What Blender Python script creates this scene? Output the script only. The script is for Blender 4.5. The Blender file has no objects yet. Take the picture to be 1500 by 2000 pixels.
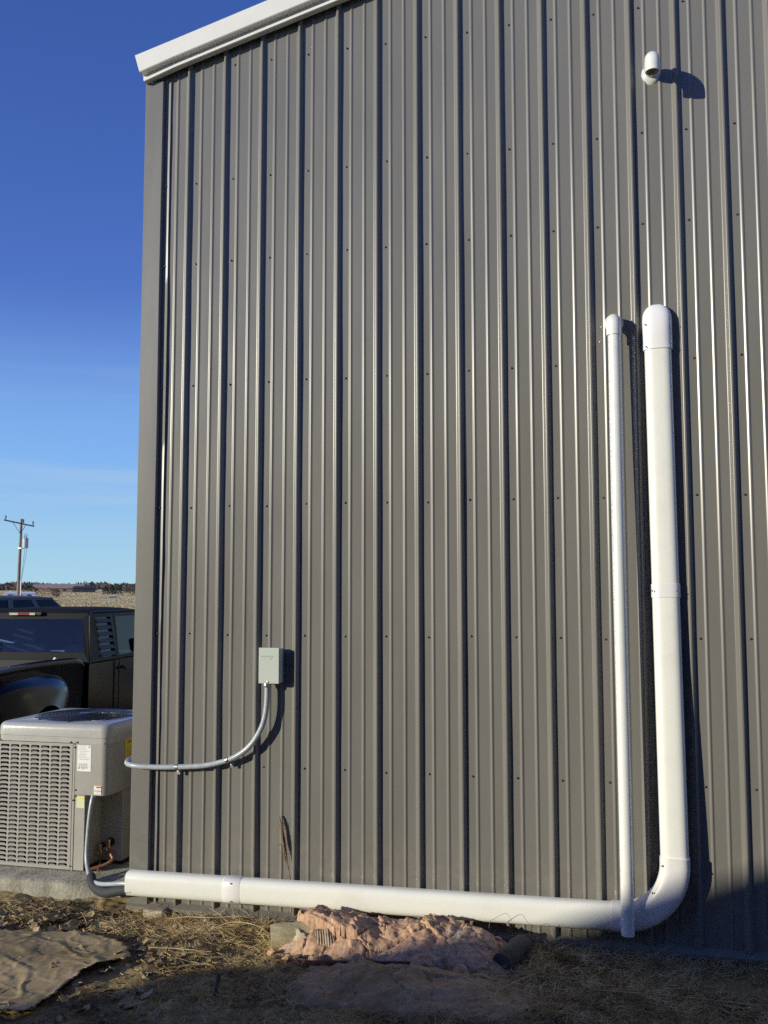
import bpy, bmesh, math, random
from mathutils import Vector, Matrix, noise

R = math.radians
random.seed(11)
scene = bpy.context.scene
col = scene.collection

# ------------------------------------------------------------------ camera
f_px = 1850.0
pitch, yaw, roll = 0.0843, 0.2425, 0.0007
cy, sy = math.cos(yaw), math.sin(yaw); cp, sp = math.cos(pitch), math.sin(pitch); cr, sr = math.cos(roll), math.sin(roll)
Mz = Matrix(((cy, -sy, 0), (sy, cy, 0), (0, 0, 1)))
Mx = Matrix(((1, 0, 0), (0, cp, -sp), (0, sp, cp)))
My = Matrix(((cr, 0, sr), (0, 1, 0), (-sr, 0, cr)))
M3 = Mz @ Mx @ My
cam_d = bpy.data.cameras.new('camera'); cam = bpy.data.objects.new('camera', cam_d); col.objects.link(cam)
right, fwd, up = M3.col[0], M3.col[1], M3.col[2]
rotm = Matrix((right, up, -fwd)).transposed().to_4x4()
cam.matrix_world = Matrix.Translation((2.356, -4.9506, 1.75)) @ rotm
cam_d.sensor_fit = 'VERTICAL'; cam_d.sensor_height = 36.0; cam_d.lens = f_px / 2000 * 36.0
cam_d.clip_start = 0.05; cam_d.clip_end = 6000
scene.camera = cam

# ------------------------------------------------------------------ world and sun
SUN = Vector((1.12, 1.0, -0.33)).normalized()          # direction the light travels
sun_el = math.asin(-SUN.z)
to_sun = -SUN
world = bpy.data.worlds.new('World'); scene.world = world; world.use_nodes = True
nt = world.node_tree; nt.nodes.clear()
wo = nt.nodes.new('ShaderNodeOutputWorld'); bg = nt.nodes.new('ShaderNodeBackground')
sky = nt.nodes.new('ShaderNodeTexSky'); sky.sky_type = 'NISHITA'; sky.sun_disc = False
sky.sun_elevation = sun_el
sky.sun_rotation = math.atan2(to_sun.x, to_sun.y)
sky.altitude = 300; sky.air_density = 1.0; sky.dust_density = 0.25; sky.ozone_density = 2.6
# thin cirrus streaks low over the horizon
tc = nt.nodes.new('ShaderNodeTexCoord'); sep = nt.nodes.new('ShaderNodeSeparateXYZ')
mp = nt.nodes.new('ShaderNodeMapping'); mp.inputs['Scale'].default_value = (1.3, 1.3, 26)
mp.inputs['Rotation'].default_value = (R(2.5), R(3), 0)
nz = nt.nodes.new('ShaderNodeTexNoise'); nz.inputs['Scale'].default_value = 1.6; nz.inputs['Detail'].default_value = 7; nz.inputs['Roughness'].default_value = 0.6
rp = nt.nodes.new('ShaderNodeMapRange'); rp.inputs['From Min'].default_value = .5; rp.inputs['From Max'].default_value = .8; rp.inputs['To Max'].default_value = .42
band = nt.nodes.new('ShaderNodeMapRange'); band.interpolation_type = 'SMOOTHSTEP'
band.inputs['From Min'].default_value = .30; band.inputs['From Max'].default_value = .06; band.inputs['To Min'].default_value = 0.0; band.inputs['To Max'].default_value = 1
mul = nt.nodes.new('ShaderNodeMath'); mul.operation = 'MULTIPLY'
mixc = nt.nodes.new('ShaderNodeMixRGB'); mixc.inputs['Color2'].default_value = (4.6, 5.6, 6.4, 1)
hs = nt.nodes.new('ShaderNodeHueSaturation'); hs.inputs['Saturation'].default_value = 1.12; hs.inputs['Hue'].default_value = .505
L = nt.links.new
L(tc.outputs['Generated'], mp.inputs['Vector']); L(mp.outputs['Vector'], nz.inputs['Vector']); L(nz.outputs['Fac'], rp.inputs['Value'])
L(tc.outputs['Generated'], sep.inputs[0]); L(sep.outputs['Z'], band.inputs['Value'])
L(rp.outputs[0], mul.inputs[0]); L(band.outputs[0], mul.inputs[1]); L(mul.outputs[0], mixc.inputs['Fac'])
tint = nt.nodes.new('ShaderNodeMixRGB'); tint.blend_type = 'MULTIPLY'; tint.inputs['Fac'].default_value = 1; tint.inputs['Color2'].default_value = (.95, .97, 1.62, 1)
hz_ = nt.nodes.new('ShaderNodeMapRange'); hz_.interpolation_type = 'SMOOTHSTEP'; hz_.inputs['From Min'].default_value = .15; hz_.inputs['From Max'].default_value = -.02; hz_.inputs['To Min'].default_value = 0; hz_.inputs['To Max'].default_value = .96
hm = nt.nodes.new('ShaderNodeMixRGB'); hm.inputs['Color2'].default_value = (3.7, 5.9, 6.9, 1)
L(sep.outputs['Z'], hz_.inputs['Value'])
L(sky.outputs[0], hs.inputs['Color']); L(hs.outputs[0], tint.inputs['Color1']); L(hz_.outputs[0], hm.inputs['Fac']); L(tint.outputs[0], hm.inputs['Color1']); L(hm.outputs[0], mixc.inputs['Color1'])
midr = nt.nodes.new('ShaderNodeMapRange'); midr.interpolation_type = 'SMOOTHSTEP'; midr.inputs['From Min'].default_value = .31; midr.inputs['From Max'].default_value = .10; midr.inputs['To Min'].default_value = 0; midr.inputs['To Max'].default_value = .9
mm = nt.nodes.new('ShaderNodeMixRGB'); mm.inputs['Color2'].default_value = (2.0, 4.15, 7.6, 1)
L(sep.outputs['Z'], midr.inputs['Value']); L(midr.outputs[0], mm.inputs['Fac']); L(tint.outputs[0], mm.inputs['Color1']); L(mm.outputs[0], hm.inputs['Color1']); L(mixc.outputs[0], bg.inputs['Color'])
bg.inputs['Strength'].default_value = 0.085
L(bg.outputs[0], wo.inputs['Surface'])
sd = bpy.data.lights.new('sun', 'SUN'); sd.energy = 3.4; sd.angle = R(0.53); sd.color = (.97, .92, .745)
so = bpy.data.objects.new('sun', sd); col.objects.link(so)
so.rotation_euler = (-SUN).to_track_quat('Z', 'Y').to_euler(); so.location = (-10, -10, 8)
scene.view_settings.view_transform = 'Standard'; scene.view_settings.look = 'None'
scene.view_settings.exposure = 0.45; scene.view_settings.gamma = 1.0; scene.view_settings.use_curve_mapping = False
scene.render.engine = 'CYCLES'
scene.cycles.use_denoising = False
scene.cycles.max_bounces = 6

# ------------------------------------------------------------------ materials
def new_mat(name, color=(.5, .5, .5), rough=.5, metal=0.0, spec=.5, coat=0.0):
    m = bpy.data.materials.new(name); m.use_nodes = True
    b = m.node_tree.nodes['Principled BSDF']
    b.inputs['Base Color'].default_value = (*color, 1); b.inputs['Roughness'].default_value = rough
    b.inputs['Metallic'].default_value = metal; b.inputs['Specular IOR Level'].default_value = spec
    b.inputs['Coat Weight'].default_value = coat; b.inputs['Coat Roughness'].default_value = .05
    return m
def nd(m, t): return m.node_tree.nodes.new(t)
def lk(m, a, b): m.node_tree.links.new(a, b)
def bs(m): return m.node_tree.nodes['Principled BSDF']
def noisy(m, cols, scale=8, detail=6, rough=.6, stretch=(1, 1, 1), bump=0.0, bscale=None, rvar=0.0, space='Object'):
    """mottled colour between the given colours plus a fine bump"""
    t = nd(m, 'ShaderNodeTexCoord'); mp = nd(m, 'ShaderNodeMapping'); mp.inputs['Scale'].default_value = stretch
    lk(m, t.outputs[space], mp.inputs['Vector'])
    n = nd(m, 'ShaderNodeTexNoise'); n.inputs['Scale'].default_value = scale; n.inputs['Detail'].default_value = detail; n.inputs['Roughness'].default_value = rough
    lk(m, mp.outputs[0], n.inputs['Vector'])
    cr = nd(m, 'ShaderNodeValToRGB'); e = cr.color_ramp.elements
    lo, hi = .3, .7
    while len(e) < len(cols): e.new(.5)
    for i, c in enumerate(cols):
        e[i].position = lo + (hi - lo) * i / max(1, len(cols) - 1); e[i].color = (*c, 1)
    lk(m, n.outputs['Fac'], cr.inputs[0]); lk(m, cr.outputs[0], bs(m).inputs['Base Color'])
    if bump:
        n2 = nd(m, 'ShaderNodeTexNoise'); n2.inputs['Scale'].default_value = bscale or scale * 6; n2.inputs['Detail'].default_value = 6
        lk(m, mp.outputs[0], n2.inputs['Vector'])
        b = nd(m, 'ShaderNodeBump'); b.inputs['Strength'].default_value = 1; b.inputs['Distance'].default_value = bump
        lk(m, n2.outputs['Fac'], b.inputs['Height']); lk(m, b.outputs[0], bs(m).inputs['Normal'])
    if rvar:
        mr = nd(m, 'ShaderNodeMapRange'); r0 = bs(m).inputs['Roughness'].default_value
        mr.inputs['To Min'].default_value = max(0, r0 - rvar); mr.inputs['To Max'].default_value = r0 + rvar
        lk(m, n.outputs['Fac'], mr.inputs['Value']); lk(m, mr.outputs[0], bs(m).inputs['Roughness'])
    return m

# painted steel siding: satin paint, faint dust and oil-canning
STEEL = new_mat('grey_brown_painted_steel', (.16, .15, .135), .33, 0, .5)
def steel_nodes(m, base, dark):
    t = nd(m, 'ShaderNodeTexCoord')
    mp = nd(m, 'ShaderNodeMapping'); mp.inputs['Scale'].default_value = (3, 3, .5); lk(m, t.outputs['Object'], mp.inputs[0])
    n = nd(m, 'ShaderNodeTexNoise'); n.inputs['Scale'].default_value = 2.0; n.inputs['Detail'].default_value = 8; lk(m, mp.outputs[0], n.inputs['Vector'])
    g = nd(m, 'ShaderNodeTexNoise'); g.inputs['Scale'].default_value = 420; g.inputs['Detail'].default_value = 2; lk(m, t.outputs['Object'], g.inputs['Vector'])
    ad = nd(m, 'ShaderNodeMath'); ad.operation = 'MULTIPLY_ADD'; ad.inputs[1].default_value = .5; lk(m, g.outputs['Fac'], ad.inputs[0]); lk(m, n.outputs['Fac'], ad.inputs[2])
    cr = nd(m, 'ShaderNodeValToRGB'); e = cr.color_ramp.elements
    e[0].position = .5; e[0].color = (*dark, 1); e[1].position = 1.0; e[1].color = (*base, 1)
    lk(m, ad.outputs[0], cr.inputs[0])
    # dust splashed up over the lowest half metre
    sp_ = nd(m, 'ShaderNodeSeparateXYZ'); lk(m, t.outputs['Object'], sp_.inputs[0])
    mr = nd(m, 'ShaderNodeMapRange'); mr.inputs['From Min'].default_value = .62; mr.inputs['From Max'].default_value = .15; mr.inputs['To Min'].default_value = 0; mr.inputs['To Max'].default_value = .55; mr.interpolation_type = 'SMOOTHSTEP'
    lk(m, sp_.outputs['Z'], mr.inputs[0])
    dn = nd(m, 'ShaderNodeTexNoise'); dn.inputs['Scale'].default_value = 14; dn.inputs['Detail'].default_value = 9; dn.inputs['Roughness'].default_value = .7; lk(m, t.outputs['Object'], dn.inputs['Vector'])
    dr = nd(m, 'ShaderNodeMapRange'); dr.inputs['From Min'].default_value = .45; dr.inputs['From Max'].default_value = .8; lk(m, dn.outputs['Fac'], dr.inputs[0])
    mu = nd(m, 'ShaderNodeMath'); mu.operation = 'MULTIPLY'; lk(m, mr.outputs[0], mu.inputs[0]); lk(m, dr.outputs[0], mu.inputs[1])
    mx = nd(m, 'ShaderNodeMixRGB'); mx.inputs['Color2'].default_value = (.33, .28, .21, 1); lk(m, mu.outputs[0], mx.inputs['Fac']); lk(m, cr.outputs[0], mx.inputs['Color1'])
    # pale specks and scuffs
    sv = nd(m, 'ShaderNodeTexNoise'); sv.inputs['Scale'].default_value = 38; sv.inputs['Detail'].default_value = 3; lk(m, t.outputs['Object'], sv.inputs['Vector'])
    sr_ = nd(m, 'ShaderNodeMapRange'); sr_.inputs['From Min'].default_value = .74; sr_.inputs['From Max'].default_value = .80; sr_.inputs['To Max'].default_value = .6; lk(m, sv.outputs['Fac'], sr_.inputs[0])
    m2 = nd(m, 'ShaderNodeMixRGB'); m2.inputs['Color2'].default_value = (.42, .40, .36, 1); lk(m, sr_.outputs[0], m2.inputs['Fac']); lk(m, mx.outputs[0], m2.inputs['Color1'])
    lk(m, m2.outputs[0], bs(m).inputs['Base Color'])
    rr = nd(m, 'ShaderNodeMapRange'); rr.inputs['To Min'].default_value = .22; rr.inputs['To Max'].default_value = .36; lk(m, n.outputs['Fac'], rr.inputs[0]); lk(m, rr.outputs[0], bs(m).inputs['Roughness'])
    b = nd(m, 'ShaderNodeBump'); b.inputs['Distance'].default_value = .0006; lk(m, n.outputs['Fac'], b.inputs['Height']); lk(m, b.outputs[0], bs(m).inputs['Normal'])
steel_nodes(STEEL, (.192, .183, .162), (.166, .158, .140))
WHITE = noisy(new_mat('white_painted_trim', (.74, .72, .66), .35, 0, .5), [(.72, .70, .64), (.78, .76, .70)], 3)
SHADE = new_mat('dark_closure_foam', (.02, .02, .022), .8)
def pvc(name, c1, c2, rough, dirt=.0):
    m = new_mat(name, c1, rough, 0, .5)
    noisy(m, [c2, c1, c1], 5, 8, .65)
    return m
PVC = pvc('white_cover_plastic', (.82, .815, .735), (.76, .75, .67), .30)
PVC2 = pvc('white_coupler_plastic', (.80, .765, .74), (.76, .72, .70), .38)
PVCC = pvc('glossy_white_cap_plastic', (.84, .82, .80), (.80, .78, .77), .22)
PVC3 = pvc('white_drain_plastic', (.78, .78, .73), (.70, .70, .65), .26)
PVCP = pvc('printed_white_drain_plastic', (.78, .78, .73), (.70, .70, .65), .26)
def print_nodes(m):
    t = nd(m, 'ShaderNodeTexCoord'); sp_ = nd(m, 'ShaderNodeSeparateXYZ'); lk(m, t.outputs['Object'], sp_.inputs[0])
    a = nd(m, 'ShaderNodeMapRange'); a.inputs['From Min'].default_value = -.0270; a.inputs['From Max'].default_value = -.0280; lk(m, sp_.outputs['X'], a.inputs[0])
    mp = nd(m, 'ShaderNodeMapping'); mp.inputs['Scale'].default_value = (300, 300, 150); lk(m, t.outputs['Object'], mp.inputs[0])
    n = nd(m, 'ShaderNodeTexNoise'); n.inputs['Scale'].default_value = 1; n.inputs['Detail'].default_value = 1; lk(m, mp.outputs[0], n.inputs['Vector'])
    th = nd(m, 'ShaderNodeMapRange'); th.inputs['From Min'].default_value = .52; th.inputs['From Max'].default_value = .56; th.inputs['To Max'].default_value = .75; lk(m, n.outputs['Fac'], th.inputs[0])
    mu = nd(m, 'ShaderNodeMath'); mu.operation = 'MULTIPLY'; lk(m, a.outputs[0], mu.inputs[0]); lk(m, th.outputs[0], mu.inputs[1])
    src = bs(m).inputs['Base Color'].links[0].from_socket
    mx = nd(m, 'ShaderNodeMixRGB'); mx.inputs['Color2'].default_value = (.25, .25, .27, 1); lk(m, mu.outputs[0], mx.inputs['Fac']); lk(m, src, mx.inputs['Color1']); lk(m, mx.outputs[0], bs(m).inputs['Base Color'])
print_nodes(PVCP)
SEAL = new_mat('clear_sealant', (.62, .62, .60), .15)
SCREW = new_mat('painted_screw_head', (.07, .066, .06), .4, .3)
ZINC = noisy(new_mat('zinc_steel', (.5, .5, .48), .35, .9), [(.42, .42, .40), (.60, .60, .58)], 30)
ACPAINT = noisy(new_mat('beige_grey_cabinet_paint', (.36, .345, .30), .38, 0, .5), [(.34, .325, .285), (.385, .37, .325)], 6, bump=.0004, bscale=300)
ACLID = noisy(new_mat('pale_grey_lid_paint', (.5, .5, .48), .28, 0, .6), [(.41, .405, .375), (.47, .465, .43)], 9, bump=.0006, bscale=40)
ACDARK = new_mat('black_coil', (.015, .015, .017), .5)
WIRE = new_mat('black_coated_wire', (.02, .022, .03), .18, .2, .8)
LABEL = new_mat('white_label_paper', (.80, .80, .77), .5)
INK = new_mat('grey_print', (.33, .33, .33), .6)
INKD = new_mat('dark_print', (.04, .03, .02), .6)
REDI = new_mat('orange_red_print', (.75, .22, .13), .5)
YEL = new_mat('yellow_label_paper', (.78, .58, .04), .5)
LYEL = new_mat('pale_yellow_print', (.72, .72, .12), .5)
LYEL2 = new_mat('cream_label_paper', (.66, .66, .54), .5)
BRASS = noisy(new_mat('brass', (.62, .42, .16), .3, 1), [(.62, .42, .16), (.75, .55, .24)], 40)
COPPER = noisy(new_mat('copper', (.42, .20, .11), .6, .8), [(.26, .13, .075), (.40, .21, .12)], 40)
RUBBER = new_mat('black_foam_insulation', (.035, .037, .04), .75)
BOXP = noisy(new_mat('pale_green_grey_box_paint', (.50, .545, .47), .4), [(.48, .53, .45), (.52, .56, .49)], 12)
COND = noisy(new_mat('grey_conduit_jacket', (.40, .43, .45), .33, 0, .6), [(.32, .35, .37), (.44, .47, .49)], 50, stretch=(1, 1, 1), bump=.0006, bscale=120)
CONC = noisy(new_mat('weathered_concrete', (.36, .35, .31), .85), [(.13, .115, .085), (.30, .28, .22), (.42, .40, .33)], 9, 10, .75, bump=.006, bscale=60)
BLACKP = new_mat('black_car_paint', (.004, .005, .007), .16, 0, .4, .0)
PILLP = new_mat('dull_black_pillar_paint', (.006, .007, .008), .45, 0, .18)
CHARC = new_mat('black_trim_plastic', (.02, .02, .021), .5)
TYRE = new_mat('tyre_rubber', (.02, .02, .02), .8)
SILVER = new_mat('grey_metallic_car_paint', (.15, .155, .155), .6, 0, .2, 0)
DBLUE = new_mat('dark_blue_car_paint', (.02, .025, .04), .2, .2, .5, 1)
SEATM = new_mat('grey_seat_cloth', (.30, .27, .29), .9)
CHROME = new_mat('chrome', (.8, .8, .8), .12, 1)
REDL = new_mat('red_lamp_lens', (.30, .05, .04), .2)
CLEARL = new_mat('clear_lamp_lens', (.60, .56, .42), .2)
DECAL = new_mat('white_window_sticker', (.8, .8, .8), .5)
WOODP = noisy(new_mat('weathered_pole_wood', (.24, .19, .14), .85), [(.16, .12, .09), (.32, .26, .20)], 4, stretch=(8, 8, .6))
DKWOOD = noisy(new_mat('dark_crossarm_wood', (.06, .045, .045), .85), [(.04, .03, .03), (.09, .07, .065)], 6)
TANK = new_mat('pale_grey_tank_paint', (.50, .51, .50), .35)
def glass(name, tint, refl=1.0):
    m = bpy.data.materials.new(name); m.use_nodes = True; n = m.node_tree; n.nodes.clear()
    o = n.nodes.new('ShaderNodeOutputMaterial'); tr = n.nodes.new('ShaderNodeBsdfTransparent'); tr.inputs[0].default_value = (*tint, 1)
    gl = n.nodes.new('ShaderNodeBsdfGlossy'); gl.inputs['Roughness'].default_value = .015
    fr = n.nodes.new('ShaderNodeFresnel'); fr.inputs['IOR'].default_value = 1.0 + .55 * refl
    mx = n.nodes.new('ShaderNodeMixShader')
    n.links.new(fr.outputs[0], mx.inputs[0]); n.links.new(tr.outputs[0], mx.inputs[1]); n.links.new(gl.outputs[0], mx.inputs[2]); n.links.new(mx.outputs[0], o.inputs[0])
    return m
GLASS = glass('tinted_window_glass', (.80, .77, .88), 1.15)
GLASSS = glass('dark_blue_side_glass', (.05, .08, .15), .6)
ROOFP = new_mat('faded_black_roof_paint', (.018, .018, .017), .85, 0, .12)
GLASSD = glass('dark_window_glass', (.03, .03, .035), .5)

# ------------------------------------------------------------------ mesh helpers
class MB:
    def __init__(s): s.v = []; s.f = []
    def add(s, vs, fs):
        o = len(s.v); s.v += [tuple(v) for v in vs]; s.f += [tuple(i + o for i in f) for f in fs]; return s
    def box(s, a, b):
        x0, y0, z0 = a; x1, y1, z1 = b
        return s.add([(x0, y0, z0), (x1, y0, z0), (x1, y1, z0), (x0, y1, z0), (x0, y0, z1), (x1, y0, z1), (x1, y1, z1), (x0, y1, z1)],
                     [(0, 3, 2, 1), (4, 5, 6, 7), (0, 1, 5, 4), (1, 2, 6, 5), (2, 3, 7, 6), (3, 0, 4, 7)])
    def rings(s, rings, cap=True, closed=True):
        n = len(rings[0]); o = len(s.v)
        for r in rings: s.v += [tuple(p) for p in r]
        for i in range(len(rings) - 1):
            for j in range(n if closed else n - 1):
                a = o + i * n + j; b = o + i * n + (j + 1) % n
                s.f.append((a, b, b + n, a + n))
        if cap and closed:
            s.f.append(tuple(o + j for j in range(n))[::-1]); s.f.append(tuple(o + (len(rings) - 1) * n + j for j in range(n)))
        return s
    def tube(s, pts, r, n=12, cap=True, ref=(0, 0, 1)):
        pts = [Vector(p) for p in pts]; rings = []
        rs = r if isinstance(r, (list, tuple)) else [r] * len(pts)
        t0 = (pts[1] - pts[0]).normalized(); rf = Vector(ref)
        if abs(t0.dot(rf)) > .95: rf = Vector((1, 0, 0))
        u = t0.cross(rf).normalized()
        for i, p in enumerate(pts):
            t = (pts[min(i + 1, len(pts) - 1)] - pts[max(i - 1, 0)])
            t = t.normalized() if t.length > 1e-9 else t0
            u = (u - t * u.dot(t)).normalized(); w = t.cross(u)
            rings.append([p + u * (math.cos(a) * rs[i]) + w * (math.sin(a) * rs[i]) for a in (2 * math.pi * k / n for k in range(n))])
        return s.rings(rings, cap)
    def lathe(s, prof, c=(0, 0, 0), n=24, axis='Z'):
        rg = []
        for r_, h in prof:
            ring = []
            for k in range(n):
                a = 2 * math.pi * k / n; p = (math.cos(a) * r_, math.sin(a) * r_, h)
                if axis == 'Y': p = (p[0], -p[2], p[1])
                if axis == 'X': p = (p[2], p[0], p[1])
                ring.append((p[0] + c[0], p[1] + c[1], p[2] + c[2]))
            rg.append(ring)
        return s.rings(rg, True)
    def quad(s, *p): return s.add(p, [tuple(range(len(p)))])
    def build(s, name, mat, parent=None, smooth=None, bevel=0, seg=2, weld=False):
        me = bpy.data.meshes.new(name); me.from_pydata(s.v, [], s.f); me.update()
        bm = bmesh.new(); bm.from_mesh(me)
        if weld: bmesh.ops.remove_doubles(bm, verts=bm.verts, dist=1e-5)
        bmesh.ops.recalc_face_normals(bm, faces=bm.faces)
        bm.to_mesh(me); bm.free()
        me.materials.append(mat)
        o = bpy.data.objects.new(name, me); col.objects.link(o)
        if smooth is not None:
            me.polygons.foreach_set('use_smooth', [True] * len(me.polygons))
            try: me.set_sharp_from_angle(angle=R(smooth))
            except Exception: pass
        if bevel:
            b = o.modifiers.new('bevel', 'BEVEL'); b.width = bevel; b.segments = seg; b.limit_method = 'ANGLE'; b.angle_limit = R(35)
        if parent is not None: o.parent = parent
        return o
def tag(o, label=None, cat=None, group=None, kind=None):
    if label: o['label'] = label
    if cat: o['category'] = cat
    if group: o['group'] = group
    if kind: o['kind'] = kind
    return o
def thing(name, label, cat, loc=(0, 0, 0), rz=0, group=None):
    o = bpy.data.objects.new(name, None); o.empty_display_size = .1; col.objects.link(o); o.location = loc; o.rotation_euler = (0, 0, rz)
    return tag(o, label, cat, group)
def copy_tree(o, parent=None):
    c = o.copy(); col.objects.link(c); c.parent = parent
    for ch in [x for x in bpy.data.objects if x.parent == o]: copy_tree(ch, c)
    return c
def text_mesh(body, size, mat, parent, mw, name='lettering', extrude=.0004):
    cu = bpy.data.curves.new('t', 'FONT'); cu.body = body; cu.size = size; cu.extrude = extrude; cu.align_x = 'CENTER'; cu.resolution_u = 2
    t = bpy.data.objects.new('t', cu); col.objects.link(t); bpy.context.view_layer.update()
    me = bpy.data.meshes.new_from_object(t.evaluated_get(bpy.context.evaluated_depsgraph_get()))
    bpy.data.objects.remove(t); me.materials.clear(); me.materials.append(mat); me.transform(mw)
    o = bpy.data.objects.new(name, me); col.objects.link(o)
    if parent is not None: o.parent = parent
    return o
def frame(ex, ey, ez, o):
    return Matrix(((ex[0], ey[0], ez[0], o[0]), (ex[1], ey[1], ez[1], o[1]), (ex[2], ey[2], ez[2], o[2]), (0, 0, 0, 1)))
def fbm(x, y, z=0, o=5): return noise.fractal(Vector((x, y, z)), 1.0, 2.0, o)

# ------------------------------------------------------------------ ground: one sheet to the horizon
def axis_coords(lo, hi, step, far, grow=1.22):
    c = []; x = lo
    while x <= hi: c.append(x); x += step
    d = step; a = lo; L_ = []
    while a > -far: d *= grow; d = min(d, far / 14); a -= d; L_.append(a)
    d = step; b = c[-1]; R_ = []
    while b < far: d *= grow; d = min(d, far / 14); b += d; R_.append(b)
    return L_[::-1] + c + R_
def ground_z(x, y):
    near = max(0.0, 1 - max(abs(x - .9) / 9, abs(y + .5) / 8))
    h = 0.0
    if near > 0:
        s = min(1, near * 2)
        h += s * (.022 * fbm(x * 1.7, y * 1.7, 3.1) + .014 * fbm(x * 6, y * 6, 1.2, 4))
        v = noise.voronoi(Vector((x * 9, y * 9, 0)))[0]
        h += s * .030 * (min(v[1] - v[0], .45)) * (0.25 + 1.0 * max(0, fbm(x * 2.1, y * 2.1, 9) + .15))
        v = noise.voronoi(Vector((x * 26, y * 26, 4)))[0]; h += s * .009 * min(v[1] - v[0], .5) * max(0, fbm(x * 3.1, y * 3.1, 19) + .35)
        h += s * .005 * fbm(x * 24, y * 24, 5, 4)
        # heap of soil in front of the clay lump, dip beside the pad
        h += .05 * math.exp(-((x - 1.35) / .55) ** 2 - ((y + .75) / .22) ** 2)
        h += .035 * math.exp(-((x - .95) / .25) ** 2 - ((y + .42) / .12) ** 2)
        h -= .02 * math.exp(-((x + .2) / .35) ** 2 - ((y + .15) / .2) ** 2)
        if y > -.03 and -.33 < x < 7: h = min(h, -.02)
    d = math.hypot(x, y)
    if d > 120:
        ang = math.atan2(x, y)
        t = min(1, (d - 120) / 520)
        h += t * t * (3 - 2 * t) * (2.6 + .8 * math.sin(ang * 9 + 1) + .8 * fbm(x * .004, y * .004, 2))
        h += min(1, (d - 120) / 200) * .25 * fbm(x * .02, y * .02, 7)
    return h
xs = axis_coords(-1.9, 3.5, .0125, 2600); ys = axis_coords(-1.9, .35, .0125, 2600)
g = MB()
for y in ys:
    for x in xs: g.v.append((x, y, ground_z(x, y)))
nx = len(xs)
for j in range(len(ys) - 1):
    for i in range(nx - 1):
        a = j * nx + i; g.f.append((a, a + 1, a + 1 + nx, a + nx))
SOIL = new_mat('damp_clay_soil', (.22, .16, .08), .9)
def soil_nodes(m):
    t = nd(m, 'ShaderNodeTexCoord')
    def N(s, d=8, r=.65):
        n = nd(m, 'ShaderNodeTexNoise'); n.inputs['Scale'].default_value = s; n.inputs['Detail'].default_value = d; n.inputs['Roughness'].default_value = r
        lk(m, t.outputs['Object'], n.inputs['Vector']); return n
    a = N(2.2); cr = nd(m, 'ShaderNodeValToRGB'); e = cr.color_ramp.elements
    e[0].position = .32; e[0].color = (.085, .052, .020, 1); e[1].position = .68; e[1].color = (.56, .42, .19, 1)
    k = e.new(.45); k.color = (.22, .145, .055, 1); k = e.new(.56); k.color = (.40, .295, .125, 1)
    lk(m, a.outputs['Fac'], cr.inputs[0])
    b = N(34, 8, .7); c2 = nd(m, 'ShaderNodeValToRGB'); e = c2.color_ramp.elements
    e[0].position = .34; e[0].color = (.5, .5, .5, 1); e[1].position = .66; e[1].color = (1.35, 1.3, 1.2, 1)
    lk(m, b.outputs['Fac'], c2.inputs[0])
    mu = nd(m, 'ShaderNodeMixRGB'); mu.blend_type = 'MULTIPLY'; mu.inputs['Fac'].default_value = 1; lk(m, cr.outputs[0], mu.inputs['Color1']); lk(m, c2.outputs[0], mu.inputs['Color2'])
    # far field turns to dry straw-coloured grass
    sp_ = nd(m, 'ShaderNodeVectorMath'); sp_.operation = 'LENGTH'; lk(m, t.outputs['Object'], sp_.inputs[0])
    mr = nd(m, 'ShaderNodeMapRange'); mr.inputs['From Min'].default_value = 12; mr.inputs['From Max'].default_value = 45; lk(m, sp_.outputs['Value'], mr.inputs[0])
    mp = nd(m, 'ShaderNodeMapping'); mp.inputs['Scale'].default_value = (.05, .05, .05); lk(m, t.outputs['Object'], mp.inputs[0])
    fn = nd(m, 'ShaderNodeTexNoise'); fn.inputs['Scale'].default_value = 1.0; fn.inputs['Detail'].default_value = 10; fn.inputs['Roughness'].default_value = .75; lk(m, mp.outputs[0], fn.inputs['Vector'])
    fc = nd(m, 'ShaderNodeValToRGB'); e = fc.color_ramp.elements
    e[0].position = .34; e[0].color = (.55, .42, .24, 1); e[1].position = .66; e[1].color = (.80, .68, .44, 1)
    k = e.new(.5); k.color = (.70, .57, .34, 1)
    lk(m, fn.outputs['Fac'], fc.inputs[0])
    mx = nd(m, 'ShaderNodeMixRGB'); lk(m, mr.outputs[0], mx.inputs['Fac']); lk(m, mu.outputs[0], mx.inputs['Color1']); lk(m, fc.outputs[0], mx.inputs['Color2'])
    lk(m, mx.outputs[0], bs(m).inputs['Base Color'])
    bn = N(55, 9, .75); bp = nd(m, 'ShaderNodeBump'); bp.inputs['Distance'].default_value = .020; lk(m, bn.outputs['Fac'], bp.inputs['Height']); lk(m, bp.outputs[0], bs(m).inputs['Normal'])
    w = N(3.3, 4); wr = nd(m, 'ShaderNodeMapRange'); wr.inputs['From Min'].default_value = .4; wr.inputs['From Max'].default_value = .6; wr.inputs['To Min'].default_value = .55; wr.inputs['To Max'].default_value = .95
    lk(m, w.outputs['Fac'], wr.inputs[0]); lk(m, wr.outputs[0], bs(m).inputs['Roughness'])
soil_nodes(SOIL)
tag(g.build('ground', SOIL, smooth=60), kind='structure')

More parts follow.
